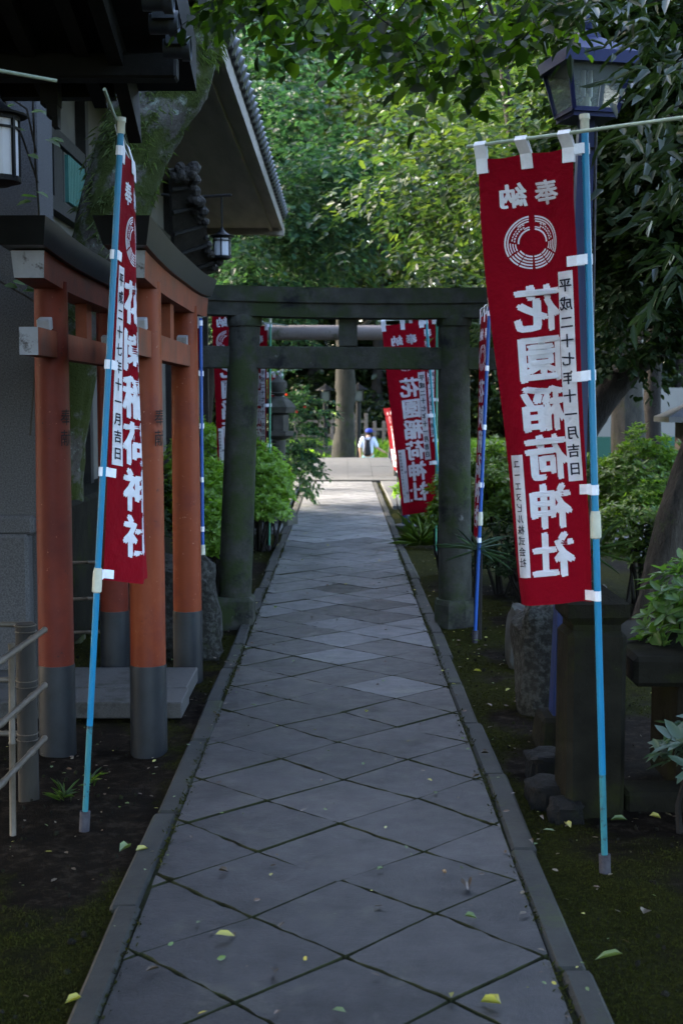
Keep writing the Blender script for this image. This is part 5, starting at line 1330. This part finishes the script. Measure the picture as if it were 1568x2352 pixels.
def vine():
    Y = 7.5; t = thing('climbing_vine', 'thin leafy stems climbing the grey wall at the left edge', 'vine', (P(88, 480, Y).x, Y, 1.2))
    mb = MB(); a = [P(70, 1000, Y), P(92, 700, Y), P(90, 480, Y), P(82, 380, Y), P(76, 230, Y)]; b = [P(118, 720, Y), P(60, 680, Y), P(-10, 640, Y)]; c = [P(88, 420, Y), P(50, 310, Y), P(5, 225, Y)]; d = [P(84, 350, Y), P(62, 250, Y), P(20, 222, Y)]
    for p in (a, b, c, d): mb.tube(p, px(4, Y) / 1.6, 6)
    mb.build('stem', M['bark'], t, True)
    pos = [(104, 320), (112, 318), (64, 355), (60, 300), (70, 258), (36, 240), (14, 240), (88, 254), (48, 450), (74, 462), (84, 440), (30, 645), (60, 660), (90, 670), (100, 665), (10, 655), (66, 800)]
    C = np.array([P(x, y, Y - .03) for x, y in pos], dtype=float); n = len(C)
    D = np.stack([RNG.choice([-1, 1], n), RNG.uniform(-.7, -.1, n), RNG.uniform(-.4, .2, n)], 1); Ls = RNG.uniform(.07, .11, n)
    leaf_mesh('leaves', C, D, np.array([0, -.5, 1.0]) + RNG.normal(0, .2, (n, 3)), Ls, Ls * .6, L['rhodo'], t)
vine()

# ---- fallen leaves, litter and moss
def fallen():
    kinds = [('fall_y', 'yellow'), ('fall_b', 'brown'), ('fall_g', 'pale green')]
    spots = [(540, 2158, 0, .075), (1150, 2315, 0, .075), (1075, 2052, 1, .085), (1365, 2200, 2, .1), (300, 1940, 2, .08), (312, 1950, 0, .07), (150, 2300, 0, .06), (1310, 1898, 0, .06), (1490, 1870, 0, .055), (1440, 1880, 2, .08), (1485, 2085, 1, .1),
             (1130, 1620, 1, .06), (1100, 1785, 1, .06), (1105, 1540, 0, .06), (1160, 1585, 0, .05), (840, 1640, 0, .05), (1095, 2118, 2, .05), (1255, 1768, 2, .07), (525, 2010, 1, .045), (630, 2235, 1, .05), (795, 2335, 2, .05), (1000, 1830, 2, .05), (335, 2240, 1, .055), (1030, 2290, 0, .05), (640, 2140, 1, .04), (1100, 1470, 2, .06),
             (340, 1565, 0, .07), (1240, 1870, 1, .05), (1190, 2110, 1, .05), (980, 1795, 0, .04), (1215, 1935, 1, .045), (1275, 1905, 2, .06), (865, 2005, 2, .04), (1122, 1735, 1, .05), (1020, 1545, 0, .04), (690, 1870, 1, .04), (1060, 1480, 1, .06), (590, 1625, 2, .04)]
    where = lambda x, y: 'on the flagstones' if XL < G(x, y).x < XR else ('on the ground left of the path' if x < 700 else 'on the mossy ground right of the path')
    rr = random.Random(30)
    for x, y, k, ln in spots:
        g = G(x, y, 0); z = .006 if XL - .1 < g.x < XR + .1 else -.012
        a = rr.uniform(0, 6.28); D = np.array([[math.cos(a), math.sin(a), .06]]); C = np.array([[g.x, g.y, z + .006]])
        o = leaf_mesh('fallen_leaf', C, D, np.array([[rr.uniform(-.3, .3), rr.uniform(-.3, .3), 1]]), np.array([ln * .85]), np.array([ln * rr.uniform(.3, .5)]), L[kinds[k][0]], None, droop=rr.uniform(-.25, .25), fold=rr.uniform(.2, .7), loc=(g.x, g.y, z))
        tag(o, f'{kinds[k][1]} fallen leaf lying {where(x, y)}', 'leaf', f'{kinds[k][1]} fallen leaves {where(x, y)}')
    n = 1700
    y = RNG.uniform(3.2, 17, n) ** 1.0; x = np.where(RNG.random(n) < .5, RNG.uniform(-2.2, -.62, n), RNG.uniform(.6, 2.3, n))
    inside = RNG.random(n) < .16; x = np.where(inside, RNG.uniform(-.66, .63, n), x)
    z = np.where((x > XL - .1) & (x < XR + .1), .008, -.012); a = RNG.uniform(0, 6.28, n)
    Ls = RNG.uniform(.008, .032, n); D = np.stack([np.cos(a), np.sin(a), RNG.uniform(0, .3, n)], 1)
    N = np.array([0, 0, 1.0]) + RNG.normal(0, .35, (n, 3)); C = np.stack([x, y, z], 1)
    k = RNG.random(n)
    for nm, sel in (('fall_b', k < .6), ('fall_y', (k >= .6) & (k < .74)), ('fall_g', k >= .74)):
        o = leaf_mesh('leaf_litter', C[sel], D[sel], N[sel], Ls[sel], Ls[sel] * .5, L[nm], None, droop=.1); tag(o, kind='stuff')
    n = 900; yy = 3.2 + 7 * RNG.random(n) ** 1.4; xx = np.where(RNG.random(n) < .7, RNG.uniform(-2.2, -.8, n), RNG.uniform(.78, 2.0, n)); pm = MB()
    for q in range(n):
        s_ = .003 + .011 * random.random() ** 2; a_ = random.uniform(0, 3); pm.lathe((xx[q], yy[q], -.022), [(s_ * .5, -s_ * .4), (s_, 0), (s_ * .6, s_ * .5)], 5, Matrix.Rotation(a_, 3, 'X') @ Matrix.Rotation(a_ * 2, 3, 'Y'))
    tag(pm.build('pebbles', M['stone_dark']), kind='stuff')
    # short moss and grass blades: along the kerbs, in the joints and in patches
    from mathutils import noise as nz
    pts = []
    rr = random.Random(77)
    while len(pts) < 70000:
        s_ = rr.random(); yy = 3.2 + 8 * rr.random() ** 1.5
        xx = rr.uniform(-1.9, -.78) if s_ < .5 else rr.uniform(.75, 2.0)
        if mossiness(xx, yy) > .35 + .5 * rr.random(): pts.append((xx, yy, -.035 + .022 * nz.fractal(Vector((xx * 1.3, yy * 1.3, 3)), .9, 2.1, 4) + .009 * nz.noise(Vector((xx * 9, yy * 9, 0)))))
    C = np.array(pts); n = len(C); a = RNG.uniform(0, 6.28, n); el = RNG.uniform(.3, 1.4, n)
    D = np.stack([np.cos(a) * np.cos(el), np.sin(a) * np.cos(el), np.sin(el)], 1); Ls = RNG.uniform(.005, .014, n)
    o = leaf_mesh('moss_carpet', C, D, rnd_dirs(n), Ls, Ls * .35, L['moss_blade'], None, droop=.3, fold=0, narrow=True); tag(o, kind='stuff')
    n = 5200; yy = RNG.uniform(3.2, 15, n); xx = np.where(RNG.random(n) < .5, XL - .0 + RNG.normal(0, .012, n), XR + .0 + RNG.normal(0, .012, n)); a = RNG.uniform(0, 6.28, n)
    clump = np.array([nz.noise(Vector((p * 3, q * 1.7, 9))) for p, q in zip(np.sign(xx), yy)]) > -.1
    D = np.stack([np.cos(a), np.sin(a), RNG.uniform(.1, 1.5, n)], 1); Ls = RNG.uniform(.008, .022, n)
    C = np.stack([xx, yy, np.full(n, -.006)], 1)
    o = leaf_mesh('joint_moss', C[clump], D[clump], rnd_dirs(n)[clump], Ls[clump], Ls[clump] * .3, L['moss_blade'], None, fold=0); tag(o, kind='stuff')
    # grass on the bank beyond the bridge
    n = 9000; C = np.stack([RNG.uniform(-5, 6, n), RNG.uniform(41, 47, n), np.zeros(n)], 1); C[:, 2] = [gz(p[0], p[1]) - .01 for p in C]
    a = RNG.uniform(0, 6.28, n); D = np.stack([np.cos(a) * .4, np.sin(a) * .4, np.ones(n)], 1); Ls = RNG.uniform(.1, .28, n)
    o = leaf_mesh('bank_grass', C, D, rnd_dirs(n), Ls, Ls * .12, L['azalea'], None, droop=.5, narrow=True); tag(o, kind='stuff')
fallen()
